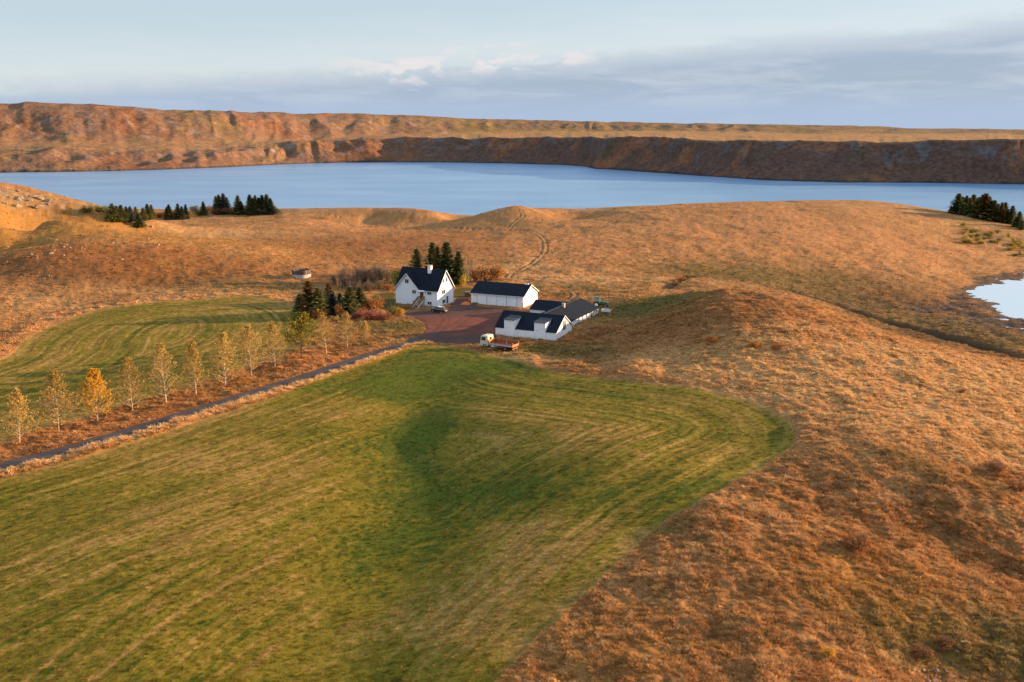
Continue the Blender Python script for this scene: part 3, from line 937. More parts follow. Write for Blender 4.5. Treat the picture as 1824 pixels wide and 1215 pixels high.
def hills_pigment(x, y, z, T, crag, small, gull, left):
    n = len(x)
    a = fbm(x, y, 170, 4, 401)
    b = fbm(x, y, 50, 4, 411, .6)
    c = fbm(x, y, 14, 4, 421, .6)
    C = np.tile(np.array((.215, .115, .068)), (n, 1))
    C = mixc(C, (.185, .070, .028), sstep(a + .6 * b, -.05, .5) * .7)
    C = mixc(C, (.135, .098, .040), sstep(-a + .7 * b, .0, .5) * .7)
    C = mixc(C, (.32, .165, .070), sstep(b + .6 * c - .3 * a, .15, .6) * .6)
    C = mixc(C, (.20, .165, .14), sstep(crag * 1.3 + .5 * c, .30, .62) * .75 * np.where((T > .25) & (T < 3.02), 1, .2))
    C = mixc(C, (.09, .062, .04), sstep(-c - .6 * small, .15, .7) * .5)
    flat = sstep(T, .97, 1.05) * (1 - sstep(T, 2.0, 2.25))
    C = mixc(C, (.42, .22, .085), flat * .75 * (1 - .5 * left))
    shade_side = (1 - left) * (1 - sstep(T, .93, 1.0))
    shaded_heath = np.array((.110, .062, .046)) * np.ones((n, 1))  # heath and rock colours darkened to carry the shade of this cliff face
    shaded_heath = mixc(shaded_heath, (.105, .098, .104), sstep(crag * 1.3 + .6 * c, .22, .5) * .8 * sstep(T, .4, .7))
    shaded_heath = mixc(shaded_heath, (.27, .105, .045), sstep(a * .8 + b, .08, .5) * .75)
    shaded_heath = mixc(shaded_heath, (.085, .072, .030), sstep(-b + .3 * a, .2, .6) * .6)
    C = mixc(C, shaded_heath, shade_side * .92)
    flat2 = sstep(T, 1.9, 2.1) * sstep(-left, -.5, 0)
    C = mixc(C, (.25, .165, .05), flat2 * .7 * sstep(a + b, -.3, .4))
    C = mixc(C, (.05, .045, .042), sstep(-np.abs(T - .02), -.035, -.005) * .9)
    return np.clip(C * (1 + .22 * c)[:, None], .01, .8)


def hills_material():
    m, t, b = mat_new('moorland')
    at = t.new('ShaderNodeAttribute', attribute_name='pigment')
    g = t.new('ShaderNodeNewGeometry')
    n = t.noise(g.outputs['Position'], .22, 6, .75)
    f = t.ramp(n, .28, .75, .55, 1.4)
    vm = t.new('ShaderNodeVectorMath', operation='SCALE')
    t.link(at.outputs['Color'], vm.inputs[0])
    t.link(f, vm.inputs['Scale'])
    t.link(vm.outputs[0], b.inputs['Base Color'])
    b.inputs['Roughness'].default_value = 1
    b.inputs['Specular IOR Level'].default_value = .08
    bp = t.new('ShaderNodeBump')
    bp.inputs['Distance'].default_value = 1.6
    bp.inputs['Strength'].default_value = .8
    t.link(n, bp.inputs['Height'])
    t.link(bp.outputs[0], b.inputs['Normal'])
    return m


make_hills()

# ------------------------------------------------------------------ part builder
class MB:
    """collects boxes, prisms, tubes into one mesh"""
    def __init__(self):
        self.v, self.f = [], []

    def add(self, vs, fs):
        n = len(self.v)
        self.v += [tuple(p) for p in vs]
        self.f += [tuple(i + n for i in f) for f in fs]
        return self

    def box(self, x0, x1, y0, y1, z0, z1):
        vs = [(x, y, z) for z in (z0, z1) for y in (y0, y1) for x in (x0, x1)]
        return self.add(vs, [(0, 2, 3, 1), (4, 5, 7, 6), (0, 1, 5, 4), (2, 6, 7, 3), (0, 4, 6, 2), (1, 3, 7, 5)])

    def prism(self, poly, axis, a, b):
        """extrude a 2-D outline along an axis"""
        def pt(p, t):
            return {'x': (t, p[0], p[1]), 'y': (p[0], t, p[1]), 'z': (p[0], p[1], t)}[axis]
        n = len(poly)
        vs = [pt(p, a) for p in poly] + [pt(p, b) for p in poly]
        fs = [tuple(range(n))[::-1], tuple(range(n, 2 * n))] + [(i, (i + 1) % n, n + (i + 1) % n, n + i) for i in range(n)]
        return self.add(vs, fs)

    def slab(self, quad, t):
        """a sheet through four points, thickened downwards"""
        q = [Vector(p) for p in quad]
        nrm = (q[1] - q[0]).cross(q[2] - q[0]).normalized()
        if nrm.z < 0:
            q = q[::-1]
            nrm = -nrm
        n = len(q)
        vs = [tuple(p) for p in q] + [tuple(p - nrm * t) for p in q]
        fs = [tuple(range(n)), tuple(range(2 * n - 1, n - 1, -1))] + [(i, n + i, n + (i + 1) % n, (i + 1) % n) for i in range(n)]
        return self.add(vs, fs)

    def tube(self, pts, rad, n=8, cap=True):
        pts = [Vector(p) for p in pts]
        if not hasattr(rad, '__len__'):
            rad = [rad] * len(pts)
        rings = []
        for i, p in enumerate(pts):
            d = (pts[min(i + 1, len(pts) - 1)] - pts[max(i - 1, 0)]).normalized()
            u = d.orthogonal().normalized()
            w_ = d.cross(u)
            rings.append([p + (u * math.cos(2 * math.pi * k / n) + w_ * math.sin(2 * math.pi * k / n)) * rad[i] for k in range(n)])
        vs = [tuple(q) for r in rings for q in r]
        fs = []
        for i in range(len(pts) - 1):
            fs += [(i * n + k, i * n + (k + 1) % n, (i + 1) * n + (k + 1) % n, (i + 1) * n + k) for k in range(n)]
        if cap:
            fs += [tuple(range(n))[::-1], tuple((len(pts) - 1) * n + k for k in range(n))]
        return self.add(vs, fs)

    def lathe(self, prof, axis='z', n=20, c=(0, 0, 0)):
        vs = []
        for r, h in prof:
            for k in range(n):
                a = 2 * math.pi * k / n
                x, y = r * math.cos(a), r * math.sin(a)
                p = (x, y, h) if axis == 'z' else (x, h, y)
                vs.append((p[0] + c[0], p[1] + c[1], p[2] + c[2]))
        fs = []
        m = len(prof)
        for i in range(m - 1):
            fs += [(i * n + k, i * n + (k + 1) % n, (i + 1) * n + (k + 1) % n, (i + 1) * n + k) for k in range(n)]
        return self.add(vs, fs)

    def mesh(self, name, bevel=0.0, smooth=False):
        me = bpy.data.meshes.new(name)
        me.from_pydata(self.v, [], self.f)
        bm = bmesh.new()
        bm.from_mesh(me)
        bmesh.ops.recalc_face_normals(bm, faces=bm.faces)
        if bevel:
            bmesh.ops.bevel(bm, geom=bm.edges[:], offset=bevel, segments=2, affect='EDGES', clamp_overlap=True)
        bm.to_mesh(me)
        bm.free()
        if smooth:
            me.polygons.foreach_set('use_smooth', np.ones(len(me.polygons), bool))
        return me

    def build(self, name, mat, parent=None, bevel=0.0, smooth=False):
        return obj(name, self.mesh(name, bevel, smooth), mat, parent)


def thing(name, loc, rz, label, cat, group=None):
    e = bpy.data.objects.new(name, None)
    col.objects.link(e)
    e.location = loc
    e.rotation_euler = (0, 0, rz)
    e.empty_display_size = .5
    return tag(e, label, cat, group)


def ground_z(x, y):
    return float(height(x, y)[0])


def at_pixel(px, py):
    p = hit(px, py)
    return (float(p[0]), float(p[1]), ground_z(p[0], p[1]))


# ------------------------------------------------------------------ materials for made things
def wall_material(name, c=(.80, .80, .79), board=0.0):
    m, t, b = mat_new(name)
    tcn = t.new('ShaderNodeTexCoord')
    mpn = t.new('ShaderNodeMapping')
    t.link(tcn.outputs['Object'], mpn.inputs['Vector'])
    mpn.inputs['Scale'].default_value = (1.6, 1.6, .25)
    n = t.noise(mpn.outputs[0], 1.5, 6, .7)
    n2 = t.noise(tcn.outputs['Object'], .6, 4, .6)
    sx = t.new('ShaderNodeSeparateXYZ')
    t.link(tcn.outputs['Object'], sx.inputs[0])
    low = t.ramp(sx.outputs[2], .9, .0)
    dirt = t.math('MULTIPLY', t.math('ADD', t.math('MULTIPLY', low, .45), .09), t.ramp(n, .42, .75))
    cc = t.mix(t.ramp(n2, .3, .7), c, tuple(v * .93 for v in c))
    t.link(t.mix(dirt, cc, (.40, .36, .30)), b.inputs['Base Color'])
    b.inputs['Roughness'].default_value = .75
    bp = t.new('ShaderNodeBump')
    bp.inputs['Distance'].default_value = .012
    t.link(n, bp.inputs['Height'])
    t.link(bp.outputs[0], b.inputs['Normal'])
    return m


def roof_material(name, c):
    m, t, b = mat_new(name)
    tcn = t.new('ShaderNodeTexCoord')
    wv = t.new('ShaderNodeTexWave', wave_type='BANDS', bands_direction='X')
    t.link(tcn.outputs['Object'], wv.inputs['Vector'])
    wv.inputs['Scale'].default_value = 2.4
    n = t.noise(tcn.outputs['Object'], .8, 6, .65)
    n2 = t.noise(tcn.outputs['Object'], 7, 3, .6)
    cc = t.mix(t.ramp(n, .3, .75), tuple(v * .75 for v in c), tuple(v * 1.5 for v in c))
    cc = t.mix(t.ramp(n2, .62, .85, 0, .35), cc, tuple(v * 2.6 for v in c))
    t.link(cc, b.inputs['Base Color'])
    t.link(t.ramp(n, .2, .8, .6, .8), b.inputs['Roughness'])
    b.inputs['Specular IOR Level'].default_value = .07
    bp = t.new('ShaderNodeBump')
    bp.inputs['Distance'].default_value = .03
    bp.inputs['Strength'].default_value = .5
    t.link(wv.outputs['Fac'], bp.inputs['Height'])
    t.link(bp.outputs[0], b.inputs['Normal'])
    return m


def glass_material(name='window_glass'):
    m, t, b = mat_new(name)
    g = t.new('ShaderNodeNewGeometry')
    n = t.noise(g.outputs['Position'], 1.3, 3, .5)
    t.link(t.mix(t.ramp(n, .35, .7), (.020, .022, .026), (.10, .085, .07)), b.inputs['Base Color'])
    b.inputs['Roughness'].default_value = .06
    b.inputs['Specular IOR Level'].default_value = .6
    return m


M = dict(
    white=wall_material('white_render', (.90, .91, .92)), board=wall_material('white_boards', (.88, .89, .90)),
    roof=roof_material('navy_roofing', (.011, .014, .023)), roof2=roof_material('grey_roofing', (.055, .060, .068)),
    trim=simple('white_trim', (.74, .74, .73), .5, .06, 3), glass=glass_material(), door=simple('brown_door', (.10, .055, .035), .5, .2, 4),
    wood=simple('stained_timber', (.34, .15, .055), .7, .35, 5), oldwood=simple('weathered_timber', (.20, .155, .12), .85, .35, 4, bump=.01),
    concrete=simple('concrete', (.42, .40, .37), .9, .25, 2.5, bump=.02), steel=simple('galvanised_steel', (.42, .43, .45), .45, .15, 3, .6),
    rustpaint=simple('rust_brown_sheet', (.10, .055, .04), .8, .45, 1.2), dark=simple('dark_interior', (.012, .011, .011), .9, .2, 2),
    cream=simple('cream_cab_paint', (.66, .58, .43), .45, .12, 2.2), orange=simple('orange_bed_paint', (.52, .165, .035), .6, .3, 2.2),
    rustbed=simple('rusty_bed_lining', (.33, .085, .028), .8, .4, 1.6), greyboard=simple('faded_grey_sideboard', (.42, .43, .46), .6, .2, 1.8),
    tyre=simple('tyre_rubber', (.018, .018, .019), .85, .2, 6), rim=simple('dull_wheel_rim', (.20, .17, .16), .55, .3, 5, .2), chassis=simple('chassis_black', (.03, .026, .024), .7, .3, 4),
    lamp=simple('lamp_glass', (.62, .62, .60), .15, .05, 4), redlamp=simple('red_lamp', (.45, .02, .015), .2, .1, 4),
    carpaint=simple('black_car_paint', (.012, .016, .020), .22, .1, 2, .0, 0, 1.0), tractor=simple('green_tractor_paint', (.035, .12, .06), .4, .25, 2.0),
    pane_blue=simple('tractor_glass', (.10, .14, .15), .08, .1, 2), whitebox=simple('off_white_panel', (.68, .66, .64), .55, .15, 2), redboard=simple('orange_red_board', (.55, .13, .05), .6, .2, 3),
    alloy=simple('alloy_rim', (.55, .56, .58), .3, .08, 4, .7),
    orangeheap=simple('orange_gravel', (.62, .15, .02), .95, .25, 3.5, bump=.05), darkheap=simple('dark_soil', (.085, .06, .05), .95, .4, 3, bump=.05),
    rock=simple('pale_rock', (.30, .20, .115), .92, .35, .9, bump=.06), grey_rock=simple('grey_rock', (.22, .155, .10), .92, .4, 1.5, bump=.05),
)


# ------------------------------------------------------------------ buildings
def window(parent, face, u, z, wd, ht, mull=1, W=0.0, name='window'):
    """face 'front': wall in the x-z plane at y=W looking to -y; 'right': wall in the y-z plane at x=W looking to +x"""
    fr, pane, sill = MB(), MB(), MB()

    def bx(mb, a0, a1, z0, z1, o0, o1):
        if face == 'front':
            mb.box(a0, a1, W - o1, W - o0, z0, z1)
        else:
            mb.box(W + o0, W + o1, a0, a1, z0, z1)
    b = .09
    bx(fr, u - wd / 2, u - wd / 2 + b, z, z + ht, -.02, .06)
    bx(fr, u + wd / 2 - b, u + wd / 2, z, z + ht, -.02, .06)
    bx(fr, u - wd / 2 + b, u + wd / 2 - b, z, z + b, -.02, .058)
    bx(fr, u - wd / 2 + b, u + wd / 2 - b, z + ht - b, z + ht, -.02, .058)
    for k in range(mull):
        c = u - wd / 2 + wd * (k + 1) / (mull + 1)
        bx(fr, c - .035, c + .035, z + b, z + ht - b, -.02, .054)
    f = fr.build(name, M['trim'], parent)
    bx(pane, u - wd / 2 + b * .5, u + wd / 2 - b * .5, z + b * .5, z + ht - b * .5, -.03, .02)
    pane.build('pane', M['glass'], f)
    bx(sill, u - wd / 2 - .06, u + wd / 2 + .06, z - .07, z - .003, -.02, .13)
    sill.build('sill', M['trim'], f)
    return f


def gable_walls(mb, L, W, hw, hr, t=.0):
    mb.prism([(0, 0), (W, 0), (W, hw), (W / 2, hr), (0, hw)], 'x', 0, L)


def make_house():
    L, W, hw, hr = 12.93, 8.24, 4.41, 9.30
    yaw = -.46
    c, s = math.cos(yaw), math.sin(yaw)
    x0, y0 = -19.47 - L * c, 245.8 - L * s
    t = thing('farmhouse', (x0, y0, 0), yaw, 'white farmhouse with steep navy roof, front gable and outside stairs', 'house')
    mb = MB()
    sl = (hr - hw) / (W / 2)
    mb.prism([(0, -.5), (W, -.5), (W, hw), (W / 2, hr - .16), (0, hw)], 'x', 0, L)
    mb.build('wall', M['white'], t)
    xg, hg = 7.3, 8.35
    g = MB()
    yb = (hg - hw) / sl
    g.prism([(0.0, hw - .6), (xg, hw - .6), (xg, hw - .1), (xg / 2, hg - .15), (0.0, hw - .1)], 'y', -.015, yb)
    g.build('gable_wall', M['white'], t)
    oh, ov = .34, .38
    rf = MB()
    # main roof, front slope right of the front gable, back slope, and the strip behind the front gable
    def fy(y):
        return hw + sl * y
    rf.slab([(xg * .5, -oh * .0 + .0, fy(0)), (L + ov, 0, fy(0)), (L + ov, W / 2, hr), (xg * .5, W / 2, hr)], .16)
    rf.slab([(xg - .12, -oh, fy(-oh)), (L + ov, -oh, fy(-oh)), (L + ov, .02, fy(.02)), (xg - .12, .02, fy(.02))], .159)
    rf.slab([(-ov, .0, fy(0)), (xg * .52, .0, fy(0)), (xg * .52, W / 2, hr), (-ov, W / 2, hr)], .158)
    rf.slab([(-ov, W / 2, hr - .002), (L + ov, W / 2, hr - .002), (L + ov, W + oh, fy(-oh)), (-ov, W + oh, fy(-oh))], .16)
    r = rf.build('roof', M['roof'], t)
    cg = MB()
    sg = (hg - hw) / (xg / 2)
    cg.slab([(-ov, -oh - .1, hw - sg * ov), (xg / 2, -oh - .1, hg), (xg / 2, yb + .35, hg), (-ov, -.02, hw - sg * ov)], .15)
    cg.slab([(xg + .34, -oh - .1, hw - sg * .34), (xg / 2, -oh - .1, hg + .003), (xg / 2, yb + .35, hg + .003), (xg + .34, .1, hw - sg * .34)], .15)
    cg.build('gable_roof', M['roof'], r)
    # white barge boards
    def barge(pts, nm='barge_board'):
        b = MB()
        for a, bb in zip(pts[:-1], pts[1:]):
            a, bb = Vector(a), Vector(bb)
            dn = Vector((0, 0, -.26))
            ofs = Vector((.05, 0, 0)) if abs(a.x - bb.x) < 1e-6 else Vector((0, -.05, 0))
            b.add([a, bb, bb + dn, a + dn, a + ofs, bb + ofs, bb + dn + ofs, a + dn + ofs],
                  [(0, 1, 2, 3), (4, 7, 6, 5), (0, 4, 5, 1), (1, 5, 6, 2), (2, 6, 7, 3), (3, 7, 4, 0)])
        return b.build(nm, M['trim'], r)
    barge([(L + ov + .004, -oh, fy(-oh) - .03), (L + ov + .004, W / 2, hr - .03), (L + ov + .004, W + oh, fy(-oh) - .03)])
    barge([(-ov, -oh - .105, hw - sg * ov - .03), (xg / 2, -oh - .105, hg - .03), (xg + .34, -oh - .105, hw - sg * .34 - .03)])
    # gutter above the right half of the front
    MB().tube([(xg + .3, -oh - .05, fy(-oh) - .08), (L + ov, -oh - .05, fy(-oh) - .08)], .07, 6).build('gutter', M['trim'], r)
    MB().tube([(L - .12, -.1, 0), (L - .12, -.1, hw - .5), (L - .12, -oh, hw - .3)], .05, 6).build('downpipe', M['trim'], t)
    # chimney
    ch = MB().box(8.15, 9.15, W / 2 - 1.0, W / 2 - .15, hr - 1.6, hr + .85).build('chimney', M['white'], r, .02)
    MB().box(8.08, 9.22, W / 2 - 1.07, W / 2 - .08, hr + .852, hr + .97).build('chimney_cap', M['concrete'], r)
    MB().tube([(8.3, W / 2 - .9, hr + .2), (8.3, W / 2 - .9, hr + 2.1)], .035, 5).build('aerial', M['steel'], r)
    # windows: front
    window(t, 'front', 3.6, 5.55, 1.25, 1.2, 1, -.015)
    window(t, 'front', 5.8, 2.95, 1.3, 1.05, 1)
    window(t, 'front', 10.5, 2.95, 1.35, 1.05, 1)
    window(t, 'front', 10.5, .30, 1.35, .95, 1)
    window(t, 'front', 5.7, .50, .8, .65, 0)
    # right-hand gable
    window(t, 'right', 3.05, 5.9, .9, 1.25, 0, L)
    window(t, 'right', 4.75, 5.9, .9, 1.25, 0, L)
    window(t, 'right', 3.1, 2.85, 1.9, 1.25, 1, L)
    window(t, 'right', 3.2, .35, 1.75, 1.15, 1, L)
    d = MB().box(L - .02, L + .05, 4.55, 5.5, .05, 2.05).build('door', M['door'], t)
    MB().box(L - .02, L + .035, 4.45, 5.6, .02, 2.16).build('door_frame', M['trim'], d)
    # front door, canopy, stairs
    d = MB().box(7.65, 8.65, -.05, .02, 1.55, 3.65).build('door', M['door'], t)
    MB().box(7.53, 8.77, -.035, .02, 1.5, 3.77).build('door_frame', M['trim'], d)
    MB().tube([(8.52, -.06, 2.5), (8.52, -.13, 2.5), (8.38, -.13, 2.5)], .025, 5).build('handle', M['steel'], d)
    MB().slab([(7.2, -1.15, 3.93), (9.35, -1.15, 3.93), (9.35, 0, 4.12), (7.2, 0, 4.12)], .1).build('canopy', M['trim'], t)
    MB().box(7.42, 9.02, -1.0, -.002, -.4, 1.5).build('landing', M['concrete'], t)
    n = 8
    for k in range(n):
        MB().box(7.5, 8.94, -1.0 - (k + 1) * .33, -1.002 - k * .33 + .04, 1.5 - (k + 1) * .185 - .06, 1.5 - (k + 1) * .185).build('step', M['oldwood'], t)
    for xs in (7.46, 8.98):
        st = MB()
        st.slab([(xs - .06, -1.0, 1.42), (xs + .06, -1.0, 1.42), (xs + .06, -3.75, -.02), (xs - .06, -3.75, -.02)], .26)
        st.build('stringer', M['trim'], t)
        rl = MB()
        for h in (.35, .62, .9):
            rl.slab([(xs - .05, -.05, 1.5 + h + .1), (xs + .05, -.05, 1.5 + h + .1), (xs + .05, -1.0, 1.5 + h + .1), (xs - .05, -1.0, 1.5 + h + .1)], .16)
            rl.slab([(xs - .05, -1.0, 1.5 + h + .1), (xs + .05, -1.0, 1.5 + h + .1), (xs + .05, -3.7, h + .08), (xs - .05, -3.7, h + .08)], .161)
        rl.build('railing', M['wood'], t)
        for (yy, zz) in ((-.08, 1.5), (-1.0, 1.5), (-2.3, .75), (-3.66, -.05)):
            MB().box(xs - .055, xs + .055, yy - .055, yy + .055, zz - .1, zz + 1.04).build('railing_post', M['wood'], t)
    # low concrete kerb at the foot of the gable
    MB().box(L + .02, L + .35, -.1, W + .2, -.3, .16).build('footing', M['concrete'], t)
    return t


def make_garage():
    L, W, hw, hr = 15.0, 9.79, 3.05, 5.38
    yaw = -.41
    c, s = math.cos(yaw), math.sin(yaw)
    t = thing('garage', (2.91 - L * c, 244.8 - L * s, 0), yaw, 'long white garage with sliding doors and plain navy gable roof', 'garage')
    mb = MB()
    mb.prism([(0, -.5), (W, -.5), (W, hw), (W / 2, hr - .14), (0, hw)], 'x', 0, L)
    mb.build('wall', M['board'], t)
    sl = (hr - hw) / (W / 2)
    oh, ov = .38, .36
    r = MB()
    r.slab([(-ov, -oh, hw - sl * oh), (L + ov, -oh, hw - sl * oh), (L + ov, W / 2, hr), (-ov, W / 2, hr)], .14)
    r.slab([(-ov, W / 2, hr - .002), (L + ov, W / 2, hr - .002), (L + ov, W + oh, hw - sl * oh), (-ov, W + oh, hw - sl * oh)], .14)
    r = r.build('roof', M['roof'], t)
    for (a, b) in (((-oh, hw - sl * oh), (W / 2, hr)), ((W / 2, hr), (W + oh, hw - sl * oh))):
        MB().add([(L + ov + .003, a[0], a[1] - .02), (L + ov + .003, b[0], b[1] - .02), (L + ov + .003, b[0], b[1] - .24), (L + ov + .003, a[0], a[1] - .24),
                  (L + ov + .05, a[0], a[1] - .02), (L + ov + .05, b[0], b[1] - .02), (L + ov + .05, b[0], b[1] - .24), (L + ov + .05, a[0], a[1] - .24)],
                 [(0, 1, 2, 3), (4, 7, 6, 5), (0, 4, 5, 1), (1, 5, 6, 2), (2, 6, 7, 3), (3, 7, 4, 0)]).build('barge_board', M['trim'], r)
    MB().tube([(-ov, -oh - .06, hw - sl * oh - .08), (L + ov, -oh - .06, hw - sl * oh - .08)], .075, 6).build('gutter', M['trim'], r)
    MB().box(L - 1.5, L - .5, W / 2 - .25, W / 2 + .25, hr - .15, hr + .16).build('ridge_vent', M['trim'], r, .02)
    for (a, b, o) in ((1.75, 4.45, .07), (4.55, 7.35, .05), (7.4, 10.2, .055), (10.35, 13.15, .10)):
        d = MB().box(a, b, -o, -.004, .06, hw - .32).build('sliding_door', M['board'], t, .012)
        MB().box(a + .12, a + .2, -o - .035, -o + .01, 1.0, 1.35).build('handle', M['steel'], d)
    for a in (1.70, 4.50, 7.375, 10.275, 13.2):  # thin dark strips painted in as the shadow between door panels
        MB().box(a - .035, a + .035, -.035, -.002, .06, hw - .34).build('gap_shadow', M['chassis'], t)
    MB().box(1.4, 13.6, -.13, -.003, hw - .30, hw - .18).build('door_rail', M['steel'], t)
    MB().tube([(L - .15, -.12, 0), (L - .15, -.12, hw - .35)], .055, 6).build('downpipe', M['trim'], t)
    MB().box(L + .003, L + .10, .0, W, -.4, 1.18).build('plinth', M['white'], t)
    MB().box(L + .003, L + .13, -.02, W + .02, 1.183, 1.25).build('plinth_cap', M['concrete'], t)
    return t


BYAW = -.44
BC, BS = math.cos(BYAW), math.sin(BYAW)


def barn_pt(u, v):
    return 9.68 + u * BC - v * BS, 205.63 + u * BS + v * BC


def make_barn():
    L, W, hw, hr = 14.83, 9.42, 1.85, 4.80
    x, y = barn_pt(-L, 0)
    t = thing('barn', (x, y, 0), BYAW, 'low white barn with navy roof and two loft dormers, behind the old truck', 'barn')
    MB().prism([(0, -.8), (W, -.8), (W, hw), (W / 2, hr - .14), (0, hw)], 'x', 0, L).build('wall', M['white'], t)
    sl = (hr - hw) / (W / 2)
    oh, ov = .18, .22
    rf = MB()
    f = lambda yy: hw + sl * yy
    rf.slab([(-ov, -oh, f(-oh)), (L + ov, -oh, f(-oh)), (L + ov, W / 2, hr), (-ov, W / 2, hr)], .14)
    rf.slab([(-ov, W / 2, hr - .002), (L + ov, W / 2, hr - .002), (L + ov, W + oh, f(-oh)), (-ov, W + oh, f(-oh))], .14)
    r = rf.build('roof', M['roof'], t)
    for (a, b) in (((-oh, f(-oh)), (W / 2, hr)), ((W / 2, hr), (W + oh, f(-oh)))):
        MB().add([(L + ov + .003, a[0], a[1] - .01), (L + ov + .003, b[0], b[1] - .01), (L + ov + .003, b[0], b[1] - .2), (L + ov + .003, a[0], a[1] - .2),
                  (L + ov + .05, a[0], a[1] - .01), (L + ov + .05, b[0], b[1] - .01), (L + ov + .05, b[0], b[1] - .2), (L + ov + .05, a[0], a[1] - .2)],
                 [(0, 1, 2, 3), (4, 7, 6, 5), (0, 4, 5, 1), (1, 5, 6, 2), (2, 6, 7, 3), (3, 7, 4, 0)]).build('barge_board', M['trim'], r)
    for a, b in ((2.3, 4.95), (9.7, 12.4)):
        zt = 3.75
        dm = MB().prism([(-.24, -.6), (.5, -.6), (3.5, 1.9), (3.5, zt + .15), (-.24, zt)], 'x', a, b).build('dormer', M['board'], t)
        MB().slab([(a - .15, -.48, zt + .01), (b + .2, -.48, zt + .01), (b + .2, 3.75, zt + .36), (a - .15, 3.75, zt + .36)], .1).build('dormer_roof', M['roof2'], dm)
        MB().box(a + .3, b - .3, -.29, -.242, .25, 1.75).build('loft_door', M['board'], dm, .01)
        MB().box(a + .45, b - .45, -.285, -.2422, 1.95, 3.35).build('loft_door', M['board'], dm, .01)
        MB().box(a + .4, a + .9, -.31, -.2424, 1.80, 1.88).build('hinge', M['steel'], dm)
    MB().box(L + .003, L + .07, 3.9, 5.7, 1.5, 3.55).build('hay_door', M['oldwood'], t)
    MB().box(L + .003, L + .05, 3.78, 5.82, 3.553, 3.68).build('door_lintel', M['trim'], t)
    return t


def make_cowshed():
    # runs back from the barn, ridge at right angles to it
    u0, u1, v0, v1, hw, hr = -12.0, -1.95, 9.45, 32.5, 1.75, 3.78
    x, y = barn_pt(u0, v0)
    Lx, Ly = u1 - u0, v1 - v0
    t = thing('cowshed', (x, y, 0), BYAW, 'long white cowshed with broad navy roof and row of small windows', 'cowshed')
    MB().prism([(0, -.8), (Lx, -.8), (Lx, hw), (Lx / 2, hr - .12), (0, hw)], 'y', 0, Ly).build('wall', M['white'], t)
    sl = (hr - hw) / (Lx / 2)
    oh, ov = .28, .25
    r = MB()
    r.slab([(Lx / 2, -1.8, hr), (Lx + oh, -1.8, hw - sl * oh), (Lx + oh, Ly + ov, hw - sl * oh), (Lx / 2, Ly + ov, hr)], .12)
    r.slab([(Lx / 2, -1.8, hr - .002), (-oh, -1.8, hw - sl * oh), (-oh, Ly + ov, hw - sl * oh), (Lx / 2, Ly + ov, hr - .002)], .12)
    r = r.build('roof', M['roof'], t)
    MB().prism([(Lx / 2 - .42, hr - .13), (Lx / 2, hr + .05), (Lx / 2 + .2, hr - .02), (Lx / 2, hr - .02)], 'y', -1.0, Ly + ov + .02).build('ridge_flashing', M['roof2'], r)
    MB().box(Lx / 2 + .2, Lx / 2 + .85, 10.4, 11.05, hr - .6, hr + .62).build('chimney', M['concrete'], r, .02)
    MB().box(Lx / 2 + .12, Lx / 2 + .93, 10.32, 11.13, hr + .622, hr + .72).build('chimney_cap', M['steel'], r)
    for v in (18.8, 21.4, 24.0, 26.3, 28.9, 31.0):
        window(t, 'right', v - v0, .62, .95, .95, 1, Lx)
    d = MB().box(Lx + .004, Lx + .06, 27.2 - v0 - .2, 27.2 - v0 + .75, .1, 1.6).build('door', M['door'], t)
    return t


def make_wing():
    u0, u1, v0, v1, hw, hr = -17.2, -10.2, 24.3, 32.4, 1.45, 3.28
    x, y = barn_pt(u0, v0)
    L, W = u1 - u0, v1 - v0
    t = thing('shed', (x, y, 0), BYAW, 'short white shed with navy roof joined to left side of cowshed', 'shed')
    MB().prism([(0, -.5), (W, -.5), (W, hw), (W / 2, hr - .12), (0, hw)], 'x', 0, L).build('wall', M['white'], t)
    sl = (hr - hw) / (W / 2)
    oh, ov = .2, .2
    r = MB()
    r.slab([(-ov, -oh, hw - sl * oh), (L + 2.6, -oh, hw - sl * oh), (L + 2.6, W / 2, hr), (-ov, W / 2, hr)], .12)
    r.slab([(-ov, W / 2, hr - .002), (L + 2.6, W / 2, hr - .002), (L + 2.6, W + oh, hw - sl * oh), (-ov, W + oh, hw - sl * oh)], .12)
    r = r.build('roof', M['roof'], t)
    MB().tube([(-ov, -oh - .05, hw - sl * oh - .06), (L - .5, -oh - .05, hw - sl * oh - .06)], .06, 6).build('gutter', M['trim'], r)
    MB().box(1.2, 2.2, -.05, -.003, .05, 1.2).build('hatch', M['board'], t)
    return t


make_house()
make_garage()
make_barn()
make_cowshed()
make_wing()


# ------------------------------------------------------------------ vehicles
def wheel(parent, x, y, r, wd, hub, mat_rim, side):
    """side -1 shows its face towards -y"""
    h = wd / 2
    ty = MB().lathe([(r * .58, -h), (r * .9, -h), (r, -h * .7), (r, h * .7), (r * .9, h), (r * .58, h), (r * .58, -h)], 'y', 22, (x, y, r)).build('wheel', M['tyre'], parent, smooth=True)
    MB().lathe([(.001, side * h * .55), (hub, side * h * .62), (r * .4, side * h * .35), (r * .52, side * h * .45), (r * .58, side * h * .96), (r * .6, side * h * .8), (r * .58, -side * h * .5)], 'y', 22, (x, y, r)).build('rim', mat_rim, ty, smooth=True)
    return ty


